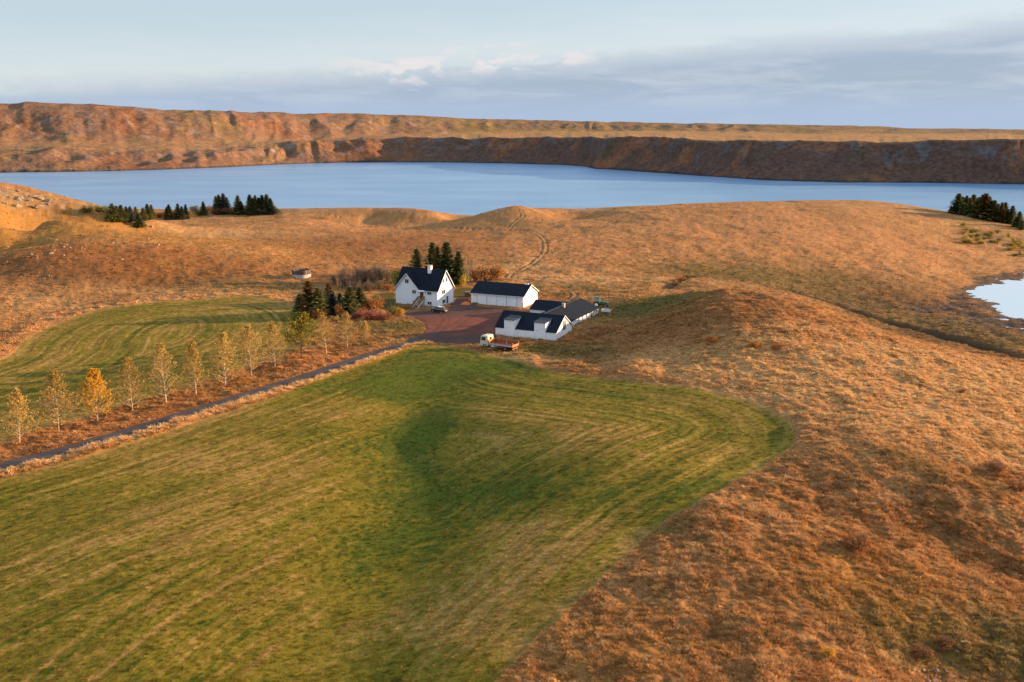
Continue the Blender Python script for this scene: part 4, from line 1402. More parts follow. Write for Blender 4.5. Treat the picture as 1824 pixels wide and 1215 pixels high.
def make_truck():
    yaw = -.56
    c, s = math.cos(yaw), math.sin(yaw)
    fx, fy = -5.75, 199.0                                  # near front wheel on the ground
    ox, oy = fx - 1.25 * c - 1.0 * s, fy - 1.25 * s + 1.0 * c
    t = thing('flatbed_truck', (ox, oy, ground_z(fx, fy) + .02), yaw, 'old cream cab truck with open orange drop-side bed in front of barn', 'truck')
    # cab: side outline extruded across, x runs from the nose to the tail
    out = [(.06, .55), (2.02, .55), (2.02, 1.5), (2.0, 2.62), (1.8, 2.76), (.42, 2.72), (.24, 2.58), (.10, 1.72), (.02, 1.55), (.0, .8)]
    cb = MB().prism(out, 'y', -1.12, 1.12).build('cab', M['cream'], t, .05)
    MB().slab([(.125, -.98, 1.72), (.125, .98, 1.72), (.285, .92, 2.5), (.285, -.92, 2.5)], .0)
    ws = MB()
    ws.add([(.088, -.96, 1.74), (.088, .96, 1.74), (.215, .92, 2.5), (.215, -.92, 2.5), (.13, -.96, 1.74), (.13, .96, 1.74), (.26, .92, 2.5), (.26, -.92, 2.5)],
           [(0, 3, 2, 1), (4, 5, 6, 7), (0, 1, 5, 4), (1, 2, 6, 5), (2, 3, 7, 6), (3, 0, 4, 7)])
    ws.build('windscreen', M['glass'], cb)
    for sy in (-1, 1):
        dr = MB()
        a, b = (-1.145, -1.122) if sy < 0 else (1.122, 1.145)
        dr.prism([(.42, .95), (1.55, .95), (1.55, 1.66), (.30, 1.66)], 'y', a, b)
        dd = dr.build('door', M['cream'], cb, .008)
        MB().prism([(.34, 1.70), (1.42, 1.70), (1.42, 2.42), (.46, 2.42)], 'y', a, b).build('side_window', M['glass'], dd)
        MB().box(1.3, 1.45, a - .02 if sy < 0 else b, a if sy < 0 else b + .02, 1.5, 1.56).build('handle', M['chassis'], dd)
        MB().box(.02, .07, sy * 1.2 - .1, sy * 1.2 + .1, 1.75, 2.2).build('mirror', M['chassis'], cb, .01)
        MB().box(-.02, .03, sy * .78 - .14, sy * .78 + .14, .86, 1.06).build('headlight', M['lamp'], cb, .02)
        MB().prism([(.62, .50), (.72, .95), (1.0, 1.13), (1.5, 1.13), (1.82, .95), (1.95, .5), (1.84, .5), (1.72, .88), (1.46, 1.04), (1.04, 1.04), (.8, .88), (.74, .5)], 'y', sy * 1.02 - .16, sy * 1.02 + .16).build('mudguard', M['cream'], cb)
    MB().box(-.02, .035, -.6, .6, 1.0, 1.42).build('grille', M['chassis'], cb, .01)
    MB().box(-.14, .05, -1.16, 1.16, .42, .66).build('bumper', M['cream'], t, .03)
    MB().box(2.025, 2.06, -.35, .35, 1.85, 2.4).build('rear_window', M['glass'], cb)
    ch = MB()
    for y in (-.42, .42):
        ch.box(.5, 8.1, y - .05, y + .05, .62, .86)
    for x in (1.3, 3.2, 5.0, 6.4, 7.8):
        ch.box(x - .05, x + .05, -.40, .40, .65, .82)
    ch.build('chassis', M['chassis'], t)
    for x, w_ in ((1.25, .28), (6.35, .52)):
        MB().tube([(x, -.9, .50), (x, .9, .50)], .09, 8).build('axle', M['chassis'], t)
        for sy in (-1, 1):
            wheel(t, x, sy * (1.0 if w_ < .4 else .90), .50, w_, .14, M['rim'], sy)
    MB().box(2.7, 3.5, -1.08, -.52, .48, .88).build('fuel_tank', M['whitebox'], t, .06)
    MB().box(3.6, 4.3, -1.02, -.52, .50, .84).build('battery_box', M['steel'], t, .03)
    MB().box(2.6, 4.0, .52, 1.02, .48, .86).build('side_locker', M['chassis'], t, .03)
    bd = MB().box(2.25, 8.3, -1.2, 1.2, .94, 1.08).build('bed_floor', M['rustbed'], t)
    MB().box(2.25, 2.34, -1.2, 1.2, 1.083, 1.95).build('headboard', M['orange'], bd, .01)
    for sy in (-1, 1):
        for (a, b) in ((2.36, 5.28), (5.34, 8.22)):
            o0, o1 = (sy * 1.245, sy * 1.205)
            top_ = 1.32 if sy < 0 else 1.98
            sb = MB().box(a, b, min(o0, o1), max(o0, o1), 1.0, top_).build('sideboard', M['greyboard'], bd, .008)
            i0, i1 = sy * 1.202, sy * 1.175
            MB().box(a + .02, b - .02, min(i0, i1), max(i0, i1), 1.09, top_ - .015).build('inner_lining', M['rustbed'], sb)
            for k in range(3):
                xx = a + .5 + k * .95
                q0, q1 = sy * 1.248, sy * 1.285
                MB().box(xx - .05, xx + .05, min(q0, q1), max(q0, q1), .98, top_ - .01).build('rib', M['greyboard'], sb)
    for sy in (-1, 1):
        MB().box(8.22, 8.31, sy * 1.19 - .05, sy * 1.19 + .05, 1.083, 2.0).build('corner_post', M['orange'], bd)
    MB().box(8.235, 8.305, -1.13, 1.13, 1.083, 1.5).build('tailboard', M['orange'], bd, .01)
    MB().box(8.1, 8.2, -1.1, 1.1, .5, .62).build('rear_bumper', M['orange'], t)
    for sy in (-1, 1):
        MB().box(8.203, 8.24, sy * .9 - .16, sy * .9 + .16, .66, .8).build('tail_light', M['redlamp'], t)
        MB().prism([(5.75, .72), (5.85, .93), (6.85, .93), (6.95, .72)], 'y', sy * .9 - .27, sy * .9 + .27).build('mudguard', M['chassis'], t)
    # plank leaning on the tail
    px_, py_ = ox + 9.75 * c + 1.2 * s, oy + 9.75 * s - 1.2 * c
    pl = thing('plank', (px_, py_, ground_z(px_, py_)), yaw, 'pale plank leaning against the tail of old truck', 'plank')
    MB().slab([(0, -.07, -.03), (0, .07, -.03), (-1.42, .07, 1.48), (-1.42, -.07, 1.48)], .07).build('board', M['oldwood'], pl)
    MB().box(-.12, .1, -.1, .1, -.12, .02).build('foot', M['chassis'], pl)


def make_car():
    a, b = np.array(on_plane(771.5, 556, 0)), np.array(on_plane(797, 560, 0))       # near-side wheels
    d = (b - a) / np.linalg.norm(b - a)
    yaw = math.atan2(d[1], d[0])
    o = a - d * .95 + np.array((-d[1], d[0])) * .80
    t = thing('parked_car', (o[0], o[1], .03), yaw, 'black estate car parked on gravel in front of farmhouse', 'car')
    body = MB()
    # stations along the length: x, half width, sill height, shoulder height
    st = [(0.0, .62, .42, .72), (.12, .80, .30, .84), (.6, .90, .26, .92), (1.3, .93, .24, .97), (2.4, .94, .24, 1.0), (3.6, .93, .25, 1.02), (4.3, .90, .30, 1.0), (4.62, .82, .36, .94), (4.70, .70, .45, .85)]
    vs, n = [], 8
    for x, hw_, z0, z1 in st:
        m_ = (z0 + z1) / 2
        vs += [(x, -hw_ * .92, z0), (x, -hw_, m_ - .05), (x, -hw_ * .985, m_ + .18), (x, -hw_ * .90, z1), (x, hw_ * .90, z1), (x, hw_ * .985, m_ + .18), (x, hw_, m_ - .05), (x, hw_ * .92, z0)]
    fs = []
    for i in range(len(st) - 1):
        fs += [(i * n + k, i * n + (k + 1) % n, (i + 1) * n + (k + 1) % n, (i + 1) * n + k) for k in range(n)]
    fs += [tuple(range(n))[::-1], tuple((len(st) - 1) * n + k for k in range(n))]
    body.add(vs, fs)
    bo = body.build('body', M['carpaint'], t, smooth=False)
    cab = MB()
    c0, c1, r0, r1 = 1.15, 4.5, 1.85, 4.05
    vs = [(c0, -.82, .95), (c0, .82, .95), (c1, .82, .97), (c1, -.82, .97), (r0, -.62, 1.50), (r0, .62, 1.50), (r1, .60, 1.48), (r1, -.60, 1.48)]
    cab.add(vs, [(0, 3, 2, 1), (4, 5, 6, 7), (0, 1, 5, 4), (1, 2, 6, 5), (2, 3, 7, 6), (3, 0, 4, 7)])
    cb = cab.build('cabin', M['carpaint'], bo, .04)
    V8 = [Vector(v) for v in vs]

    def pane(q, name, e=.012):
        a_, b_, c_, d_ = q
        ctr = (a_ + b_ + c_ + d_) / 4
        nn = (b_ - a_).cross(c_ - a_).normalized()
        if nn.dot(ctr - Vector((2.8, 0, 1.2))) < 0:
            nn = -nn
        pts = [ctr + (p - ctr) * .84 for p in q]
        MB().add([p + nn * e for p in pts] + [p - nn * .02 for p in pts], [(0, 1, 2, 3), (7, 6, 5, 4), (0, 4, 5, 1), (1, 5, 6, 2), (2, 6, 7, 3), (3, 7, 4, 0)]).build(name, M['glass'], bo)
    pane([V8[0], V8[1], V8[5], V8[4]], 'windscreen')
    pane([V8[3], V8[2], V8[6], V8[7]], 'rear_window')
    for lo0, lo1, hi1, hi0 in ((V8[0], V8[3], V8[7], V8[4]), (V8[1], V8[2], V8[6], V8[5])):
        for f0, f1 in ((.06, .36), (.37, .66), (.67, .95)):
            pane([lo0.lerp(lo1, f0), lo0.lerp(lo1, f1), hi0.lerp(hi1, f1), hi0.lerp(hi1, f0)], 'side_window')
    for x in (.95, 3.72):
        for sy in (-1, 1):
            wheel(t, x, sy * .82, .34, .22, .07, M['alloy'], sy)
            MB().prism([(x - .42, .34), (x - .36, .58), (x - .15, .74), (x + .15, .74), (x + .36, .58), (x + .42, .34)], 'y', min(sy * .86, sy * .945), max(sy * .86, sy * .945)).build('wheel_arch', M['chassis'], bo)
    for sy in (-1, 1):
        MB().box(-.03, .14, sy * .58 - .17, sy * .58 + .17, .62, .74).build('headlight', M['lamp'], bo, .02)
        MB().box(4.58, 4.72, sy * .60 - .16, sy * .60 + .16, .70, .88).build('tail_light', M['redlamp'], bo, .02)
        MB().box(1.35, 1.5, sy * 1.0 - .1, sy * 1.0 + .1, .98, 1.1).build('mirror', M['carpaint'], bo, .02)
        MB().box(1.9, 3.95, sy * .52 - .02, sy * .52 + .02, 1.505, 1.56).build('roof_rail', M['steel'], bo)
    MB().box(4.66, 4.74, -.28, .28, .52, .64).build('number_plate', M['lamp'], bo)
    return t


def make_tractor():
    x, y, _z = at_pixel(1063, 547)
    yaw = BYAW + .2
    t = thing('tractor', (x, y, ground_z(x, y) + .02), yaw, 'green tractor with glazed cab parked behind the cowshed', 'tractor')
    for sy in (-1, 1):
        wheel(t, 0, sy * .85, .82, .46, .2, M['whitebox'], sy)
        wheel(t, 2.35, sy * .75, .48, .32, .12, M['whitebox'], sy)
        MB().prism([(-.95, .9), (-.75, 1.45), (-.3, 1.75), (.45, 1.75), (.85, 1.4), (.8, 1.36), (.4, 1.68), (-.28, 1.68), (-.68, 1.4), (-.88, .9)], 'y', sy * .85 - .27, sy * .85 + .27).build('mudguard', M['tractor'], t)
    MB().box(-.5, 2.6, -.3, .3, .55, .95).build('chassis', M['chassis'], t, .03)
    MB().prism([(.75, .95), (2.85, .9), (2.85, 1.35), (2.6, 1.5), (.75, 1.62)], 'y', -.38, .38).build('bonnet', M['tractor'], t, .05)
    MB().box(2.853, 2.88, -.28, .28, .98, 1.3).build('grille', M['chassis'], t)
    cab = MB().prism([(-.75, 1.2), (.72, 1.1), (.80, 1.7), (.62, 2.55), (-.6, 2.55), (-.8, 1.75)], 'y', -.72, .72).build('cab', M['pane_blue'], t, .03)
    MB().box(-.8, .85, -.82, .82, 2.56, 2.72).build('cab_roof', M['tractor'], cab, .05)
    for (px_, sx) in ((-.72, -1), (.70, 1)):
        for sy in (-1, 1):
            MB().tube([(px_ * 1.05, sy * .74, 1.2), (px_ * .95, sy * .74, 2.56)], .045, 6).build('pillar', M['tractor'], cab)
    MB().tube([(1.5, .30, 1.5), (1.5, .30, 2.5)], .05, 8).build('exhaust', M['chassis'], t)
    MB().tube([(2.35, -.7, .48), (2.35, .7, .48)], .07, 8).build('front_axle', M['chassis'], t)
    MB().tube([(0, -.8, .82), (0, .8, .82)], .1, 8).build('rear_axle', M['chassis'], t)
    # small box trailer beside it
    x, y, _z = at_pixel(1073, 558)
    t = thing('box_trailer', (x, y, ground_z(x, y) + .02), BYAW - .05, 'small white box trailer with orange-red end board near the tractor', 'trailer')
    MB().box(0, 2.5, -.7, .7, .5, .62).build('frame', M['chassis'], t)
    for a in ((0, 2.5, -.72, -.68), (0, 2.5, .68, .72), (0, .04, -.68, .68)):
        MB().box(*a, .623, 1.25).build('side_panel', M['whitebox'], t)
    MB().box(2.46, 2.52, -.72, .72, .55, 1.4).build('end_board', M['redboard'], t)
    for sy in (-1, 1):
        wheel(t, 1.3, sy * .82, .34, .2, .08, M['rim'], sy)
    MB().tube([(0, -.5, .56), (-1.1, 0, .5), (0, .5, .56)], .04, 6).build('drawbar', M['chassis'], t)


make_truck()
make_car()
make_tractor()


# ------------------------------------------------------------------ old round tank, woodshed, heaps, posts
def make_tank():
    x, y, z = at_pixel(537, 491)
    d = math.hypot(x, y)
    t = thing('round_tank', (x, y, z - .2), 0, 'round roofless tank with rusty brown wall on pale concrete base', 'tank')
    R = 2.75
    MB().lathe([(R + .12, -.8), (R + .12, 1.15), (R - .12, 1.15), (R - .12, -.2), (.01, -.2)], 'z', 40).build('base_ring', M['concrete'], t)
    n = 28
    for k in range(n):
        a0, a1 = 2 * math.pi * k / n + .012, 2 * math.pi * (k + 1) / n - .012
        top_ = 2.45 + .10 * math.sin(k * 1.7) + (.12 if k % 5 == 0 else 0)
        vs = []
        for r in (R + .02 + .03 * (k % 2), R - .10):
            for a in (a0, a1):
                for zz in (1.152, top_):
                    vs.append((r * math.cos(a), r * math.sin(a), zz))
        MB().add(vs, [(0, 2, 3, 1), (4, 5, 7, 6), (0, 1, 5, 4), (2, 6, 7, 3), (1, 3, 7, 5), (0, 4, 6, 2)]).build('stave', M['rustpaint'] if k % 6 else M['oldwood'], t)
    MB().lathe([(R + .08, 1.75), (R + .10, 1.75), (R + .10, 1.83), (R + .08, 1.83), (R + .08, 1.75)], 'z', 40).build('hoop', M['chassis'], t)
    for a in (.4, 1.5):
        MB().slab([(R * math.cos(a), R * math.sin(a), 2.5), (R * math.cos(a + .1), R * math.sin(a + .1), 2.5), (R * math.cos(a + 2.6), R * math.sin(a + 2.6), 2.52), (R * math.cos(a + 2.5), R * math.sin(a + 2.5), 2.52)], .08).build('roof_beam', M['oldwood'], t)


def heap(name, px, py, rx, ry, h, mat, label, cat, seed):
    x, y, z = at_pixel(px, py)
    n, m_ = 26, 9
    V, Q = [], []
    for j in range(m_):
        f = j / (m_ - 1)
        for k in range(n):
            a = 2 * math.pi * k / n
            rr = f * (1 + .28 * float(perlin(np.array([math.cos(a) * 1.6 + seed]), np.array([math.sin(a) * 1.6]), seed)[0]))
            zz = h * (1 - f ** 1.4) + .12 * h * float(perlin(np.array([rr * math.cos(a) * 4 + seed]), np.array([rr * math.sin(a) * 4]), seed)[0]) - .12 * (f > .99)
            V.append((rr * rx * math.cos(a), rr * ry * math.sin(a), zz))
    for j in range(m_ - 1):
        for k in range(n):
            Q.append((j * n + k, j * n + (k + 1) % n, (j + 1) * n + (k + 1) % n, (j + 1) * n + k))
    o = obj(name, raw_mesh(name, V, Q), mat)
    o.location = (x, y, z)
    return tag(o, label, cat)


make_tank()
heap('gravel_heap', 830, 542, 1.6, 1.3, .75, M['orangeheap'], 'bright orange heap on the gravel between house and garage', 'heap', 3)
heap('soil_heap', 845, 542, 1.5, 1.0, .55, M['darkheap'], 'dark earth heap at the left corner of garage', 'heap', 8)


def make_woodshed():
    x, y, z = at_pixel(835, 528)
    t = thing('firewood_bin', (x, y, z), -.41, 'dark brown timber bin with sloping lid at garage end', 'bin')
    for k in range(5):
        MB().box(-1.0, 1.0, -.62, -.58, .05 + k * .24, .27 + k * .24).build('plank', M['door'], t)
        MB().box(.96, 1.0, -.575, .6, .05 + k * .24, .27 + k * .24).build('plank', M['door'], t)
    MB().box(-1.0, -.96, -.575, .6, .0, 1.25).build('side', M['door'], t)
    MB().box(-.955, .955, .55, .6, .0, 1.3).build('back', M['door'], t)
    MB().slab([(-1.12, -.72, 1.26), (1.12, -.72, 1.26), (1.12, .72, 1.45), (-1.12, .72, 1.45)], .06).build('lid', M['oldwood'], t)


make_woodshed()

# ------------------------------------------------------------------ foliage tools
def leaf_material(name, a, b_, trans=.35, scale=1.6, rough=.8):
    m, t, b = mat_new(name)
    g = t.new('ShaderNodeNewGeometry')
    oi = t.new('ShaderNodeObjectInfo')
    n = t.noise(g.outputs['Position'], scale, 4, .7)
    k = t.math('ADD', t.math('MULTIPLY', n, .8), t.math('MULTIPLY', oi.outputs['Random'], .3))
    c = t.mix(t.ramp(k, .32, .82), a, b_)
    t.link(c, b.inputs['Base Color'])
    b.inputs['Roughness'].default_value = rough
    b.inputs['Specular IOR Level'].default_value = .15
    tr = t.new('ShaderNodeBsdfTranslucent')
    t.link(c, tr.inputs['Color'])
    mx = t.new('ShaderNodeMixShader')
    mx.inputs[0].default_value = trans
    out = t.n['Material Output']
    t.link(b.outputs[0], mx.inputs[1])
    t.link(tr.outputs[0], mx.inputs[2])
    t.link(mx.outputs[0], out.inputs['Surface'])
    return m


LM = dict(
    gold=leaf_material('gold_leaves', (.40, .25, .055), (.60, .41, .115)), yellow=leaf_material('yellow_leaves', (.50, .26, .02), (.72, .40, .03)),
    yellowgreen=leaf_material('yellow_green_leaves', (.22, .19, .025), (.60, .42, .04)), orange=leaf_material('orange_leaves', (.30, .11, .02), (.52, .22, .04)),
    rust=leaf_material('rust_leaves', (.20, .085, .03), (.36, .16, .055)), red=leaf_material('red_leaves', (.34, .075, .045), (.52, .18, .10)),
    olive=leaf_material('olive_leaves', (.10, .095, .02), (.26, .20, .04)), pale=leaf_material('pale_twigs', (.32, .20, .11), (.48, .32, .18)), greyb=leaf_material('grey_twigs', (.20, .145, .11), (.34, .25, .18)),
    needle=leaf_material('spruce_needles', (.115, .140, .045), (.30, .28, .085), .32), bluenee=leaf_material('blue_spruce_needles', (.070, .095, .075), (.16, .18, .14), .22),
    bronze=leaf_material('bronze_needles', (.20, .12, .035), (.36, .20, .055), .3), lime=leaf_material('lime_leaves', (.15, .19, .02), (.42, .42, .04)),
    bark=simple('pale_bark', (.38, .28, .19), .85, .25, 3), dbark=simple('dark_bark', (.12, .085, .065), .9, .3, 3),
    straw=leaf_material('straw_blades', (.5, .3, .12), (.6, .4, .18)),
)


class Leaves:
    """many small quads as one mesh, built with arrays"""
    def __init__(self):
        self.c, self.s, self.n = [], [], []

    def add(self, p, s):
        self.c.append(p)
        self.s.append(s)

    def mesh(self, name, seed, aspect=.7, flat=0.0):
        r = np.random.default_rng(seed)
        C = np.array(self.c)
        S = np.array(self.s)[:, None]
        n = len(C)
        a = r.normal(size=(n, 3))
        a[:, 2] *= 1 - flat
        a /= np.linalg.norm(a, axis=1)[:, None]
        b = np.cross(a, r.normal(size=(n, 3)))
        b /= np.linalg.norm(b, axis=1)[:, None]
        V = np.stack([C - a * S * .5, C + b * S * aspect * .5, C + a * S * .5, C - b * S * aspect * .5], 1).reshape(-1, 3)
        return raw_mesh(name, V, np.arange(4 * n).reshape(-1, 4), False)


def sticks_mesh(name, segs, sides=3):
    """segs: rows of (p0, p1, r0, r1) as tapered prisms"""
    P0 = np.array([s[0] for s in segs], float)
    P1 = np.array([s[1] for s in segs], float)
    R0 = np.array([s[2] for s in segs])[:, None]
    R1 = np.array([s[3] for s in segs])[:, None]
    d = P1 - P0
    d /= np.linalg.norm(d, axis=1)[:, None] + 1e-9
    ref = np.where(np.abs(d[:, 2:3]) > .9, np.array([[1., 0, 0]]), np.array([[0., 0, 1]]))
    u = np.cross(d, ref)
    u /= np.linalg.norm(u, axis=1)[:, None]
    v = np.cross(d, u)
    rings = []
    for P, R in ((P0, R0), (P1, R1)):
        for k in range(sides):
            a = 2 * math.pi * k / sides
            rings.append(P + (u * math.cos(a) + v * math.sin(a)) * R)
    V = np.stack(rings, 1).reshape(-1, 3)
    base = np.arange(len(segs))[:, None] * 2 * sides
    Q = np.concatenate([base + np.array([k, (k + 1) % sides, sides + (k + 1) % sides, sides + k]) for k in range(sides)], 0)
    return raw_mesh(name, V, Q, True)


def broadleaf(seed, h, spread, nleaf, leaf, upright=1.0, nprim=58, low=.10, twigs=8):
    """slender tree: straight trunk, rising limbs, twigs, leaves near the twig ends; returns trunk and crown meshes"""
    r = random.Random(seed)
    trunk, twig = [], []
    lv = Leaves()
    n = 12
    pts = [Vector((0, 0, -.15))]
    for i in range(1, n + 1):
        pts.append(Vector((r.uniform(-.04, .04) * i ** .5 * h * .05, r.uniform(-.04, .04) * i ** .5 * h * .05, h * i / n)))
    r0 = .012 * h + .03
    rad = [r0 * (1 - .93 * (i / n)) for i in range(n + 1)]
    for i in range(n):
        trunk.append((pts[i], pts[i + 1], rad[i], rad[i + 1]))

    def on_trunk(t):
        f = t * n
        i = min(int(f), n - 1)
        return pts[i].lerp(pts[i + 1], f - i), rad[i]
    ga = 0
    for k in range(nprim):
        t = low + (.97 - low) * (k / nprim) ** .92
        p, tr = on_trunk(t)
        ga += 2.4 + r.uniform(-.4, .4)
        prof = (min(1, (t - low) / .18 + .62)) * (1 - t) ** .80
        L = h * spread * prof * r.uniform(.75, 1.25) + .25
        el = math.radians((r.uniform(4, 26) + 34 * t) * upright)
        d = Vector((math.cos(ga) * math.cos(el), math.sin(ga) * math.cos(el), math.sin(el)))
        q = [p]
        for s in range(4):
            d = (d + Vector((r.uniform(-.12, .12), r.uniform(-.12, .12), .07 + r.uniform(-.05, .08)))).normalized()
            q.append(q[-1] + d * L / 4)
        br = max(tr * .42, .012)
        for s in range(4):
            trunk.append((q[s], q[s + 1], br * (1 - .22 * s), br * (1 - .22 * (s + 1))))
        for j in range(twigs):
            f = r.uniform(.25, 1.0)
            s = min(int(f * 4), 3)
            b = q[s].lerp(q[s + 1], f * 4 - s)
            dd = (d * .7 + Vector((r.uniform(-1, 1), r.uniform(-1, 1), r.uniform(-.3, .9)))).normalized()
            e = b + dd * L * r.uniform(.16, .36)
            twig.append((b, e, .018, .009))
            e2 = e + (dd + Vector((r.uniform(-.6, .6), r.uniform(-.6, .6), r.uniform(-.2, .6)))).normalized() * L * r.uniform(.1, .2)
            twig.append((e, e2, .012, .006))
            for _ in range(max(0, int(round(nleaf / (nprim * twigs) + r.uniform(-.5, .5))))):
                f = r.random()
                c = e.lerp(e2, f) if r.random() < .6 else b.lerp(e, f)
                lv.add((c.x + r.uniform(-.12, .12), c.y + r.uniform(-.12, .12), c.z + r.uniform(-.12, .12)), leaf * r.uniform(.6, 1.3))
    return sticks_mesh('trunk', trunk, 4), sticks_mesh('twigs', twig, 3), lv.mesh('crown', seed)


def place_tree(name, px, py, meshes, mats, label, group, rz=0, sc=1.0, cat='tree'):
    x, y, z = at_pixel(px, py)
    t = thing(name, (x, y, z), rz, label, cat, group)
    t.rotation_euler = (rng.normal(0, .035), rng.normal(0, .035), rz)
    t.scale = (sc, sc, sc)
    for nm, me, mt in zip(('trunk', 'twigs', 'crown'), meshes, mats):
        obj(nm, me, mt, t)
    return t


ORDW = ['first', 'second', 'third', 'fourth', 'fifth', 'sixth', 'seventh', 'eighth', 'ninth', 'tenth', 'eleventh', 'twelfth', 'thirteenth', 'fourteenth', 'fifteenth', 'sixteenth', 'seventeenth', 'eighteenth', 'nineteenth', 'twentieth',
        'twenty-first', 'twenty-second', 'twenty-third', 'twenty-fourth', 'twenty-fifth', 'twenty-sixth', 'twenty-seventh', 'twenty-eighth', 'twenty-ninth', 'thirtieth']


# the row of slender trees along the drive
ROW = [(35, 790, 97, 'sparse'), (105, 770, 110, 'sparse'), (174, 751, 93, 'full'), (236, 734, 96, 'sparse'), (296, 720, 104, 'sparse'), (349, 702, 97, 'sparse'), (401, 685, 93, 'sparse'),
       (448, 668, 90, 'sparse'), (490, 655, 80, 'sparse'), (538, 639, 74, 'mixed'), (581, 627, 72, 'pale'), (618, 618, 62, 'pale'), (650, 607, 36, 'pale')]
ORD = ['leftmost', 'second from left', 'third from left', 'fourth from left', 'fifth from left', 'sixth from left', 'seventh from left', 'eighth from left', 'ninth from left', 'tenth from left', 'third last', 'second last', 'last and smallest']


def px_height(px, py, npx):
    x, y, z = at_pixel(px, py)
    d = y * CP + (CZ - z) * SP
    return npx / FPX * d / CP


for i, (px, py, hp, kind) in enumerate(ROW):
    h = px_height(px, py, hp)
    if kind == 'full':
        ms = broadleaf(500 + i, h, .44, 3800, .27)
        mt = (LM['bark'], LM['bark'], LM['yellow'])
        lab = 'full golden-yellow tree with dense leaves, %s in the row along drive' % ORD[i]
    elif kind == 'mixed':
        ms = broadleaf(500 + i, h * 1.05, .54, 5200, .32, low=.10)
        mt = (LM['dbark'], LM['dbark'], LM['yellowgreen'])
        lab = 'leafy yellow-green tree, %s in the row along drive' % ORD[i]
    elif kind == 'pale':
        ms = broadleaf(500 + i, h, .36, 2000, .20, 1.05, 62)
        mt = (LM['bark'], LM['pale'], LM['gold'])
        lab = 'pale almost bare tree, %s in the row along drive' % ORD[i]
    else:
        ms = broadleaf(500 + i, h, .37 + .05 * math.sin(i * 2.1), 2700 + 600 * math.sin(i * 1.3), .23, 1.0, 64, .08 + .03 * math.sin(i * 1.9))
        mt = (LM['bark'], LM['pale'], LM['gold'])
        lab = 'thin tree with sparse gold leaves, %s in the row along drive' % ORD[i]
    place_tree('roadside_tree', px, py, ms, mt, lab, 'trees in a row along the drive', i * 1.3)


# conifers: a few shapes of unit height, copied at different sizes
def conifer(seed, wide=.22, dens=1.0, ragged=.3):
    r = random.Random(seed)
    V, Q = [], []
    lev = int(34 * dens)
    segs = [((0, 0, -.03), (0, 0, .5), .016, .009), ((0, 0, .5), (0, 0, .99), .009, .002)]
    for i in range(lev):
        t = .04 + .95 * i / lev
        L = wide * (1 - t) ** .85 * (min(1, .62 + t * 3.0)) + .012
        nb = max(4, int(10 - 5 * t))
        a0 = r.uniform(0, 6.28)
        for k in range(nb):
            a = a0 + 6.283 * k / nb + r.uniform(-.25, .25)
            l = L * r.uniform(1 - ragged, 1 + ragged * .6)
            drop = -.28 + .75 * t + r.uniform(-.12, .12)
            z0 = t + r.uniform(-.01, .01)
            ca, sa = math.cos(a), math.sin(a)
            for s in range(5):
                f = (s + .6) / 5.0 * r.uniform(.85, 1.1)
                w_ = (.060 * (1 - .45 * t)) * (1.15 - .40 * f)
                c = Vector((ca * l * f, sa * l * f, z0 + l * f * drop + .35 * l * f * f * .6))
                d = Vector((ca, sa, drop + r.uniform(-.35, .5))).normalized()
                sd = Vector((-sa, ca, r.uniform(-.7, .7))).normalized()
                m = len(V)
                V += [c - d * w_ * .8, c + sd * w_ * .75, c + d * w_ * 1.2, c - sd * w_ * .75]
                Q.append((m, m + 1, m + 2, m + 3))
    return sticks_mesh('trunk', segs, 5), raw_mesh('crown', [tuple(v) for v in V], Q, False)


CON = [conifer(900 + i, (.20, .24, .17, .22, .28)[i], 1.0, (.25, .35, .3, .45, .3)[i]) for i in range(5)]
CON_M = {}


def con_mesh(kind, mat):
    key = (kind, mat)
    if key not in CON_M:
        tr, cr = CON[kind]
        tr, cr = tr.copy(), cr.copy()
        tr.materials.append(LM['dbark'])
        cr.materials.append(LM[mat])
        CON_M[key] = (tr, cr)
    return CON_M[key]


def place_conifer(x, y, z, h, kind, mat, wide, label, group, name='spruce_tree'):
    tr, cr = con_mesh(kind, mat)
    t = thing(name, (x, y, z - .05), rng.uniform(0, 6.28), label, 'tree', group)
    t.scale = (h * wide * 1.35, h * wide * 1.35, h)
    for nm, me in (('trunk', tr), ('crown', cr)):
        o = bpy.data.objects.new(nm, me)
        col.objects.link(o)
        o.parent = t
    return t


# clump in front of the house: px, base py, top py, shape, needles, width, label
for (px, py, ty, k, mt, wd, lab) in [
        (535, 560, 521, 0, 'needle', 1.6, 'dark green spruce at left end of the clump beside drive trees'),
        (551, 563, 499, 3, 'bronze', 1.25, 'tall bronze-brown conifer second from left in the clump'),
        (568, 565, 511, 1, 'needle', 1.4, 'broad olive-green spruce third from left in the clump'),
        (587, 556, 503, 3, 'bronze', 1.2, 'reddish-brown conifer standing behind the blue-green spruce'),
        (593, 562, 521, 4, 'bluenee', 1.3, 'blue-green spruce in the middle of the clump'),
        (606, 558, 520, 2, 'needle', 1.3, 'narrow very dark spruce right of the blue-green spruce'),
        (624, 561, 509, 1, 'needle', 1.5, 'bushy green spruce second from right end of the clump'),
        (641, 558, 512, 0, 'needle', 1.6, 'green spruce at the right end of the clump')]:
    x, y, z = at_pixel(px, py)
    place_conifer(x, y, z, px_height(px, py, py - ty), k, mt, wd, lab, 'conifers in the clump left of the house')
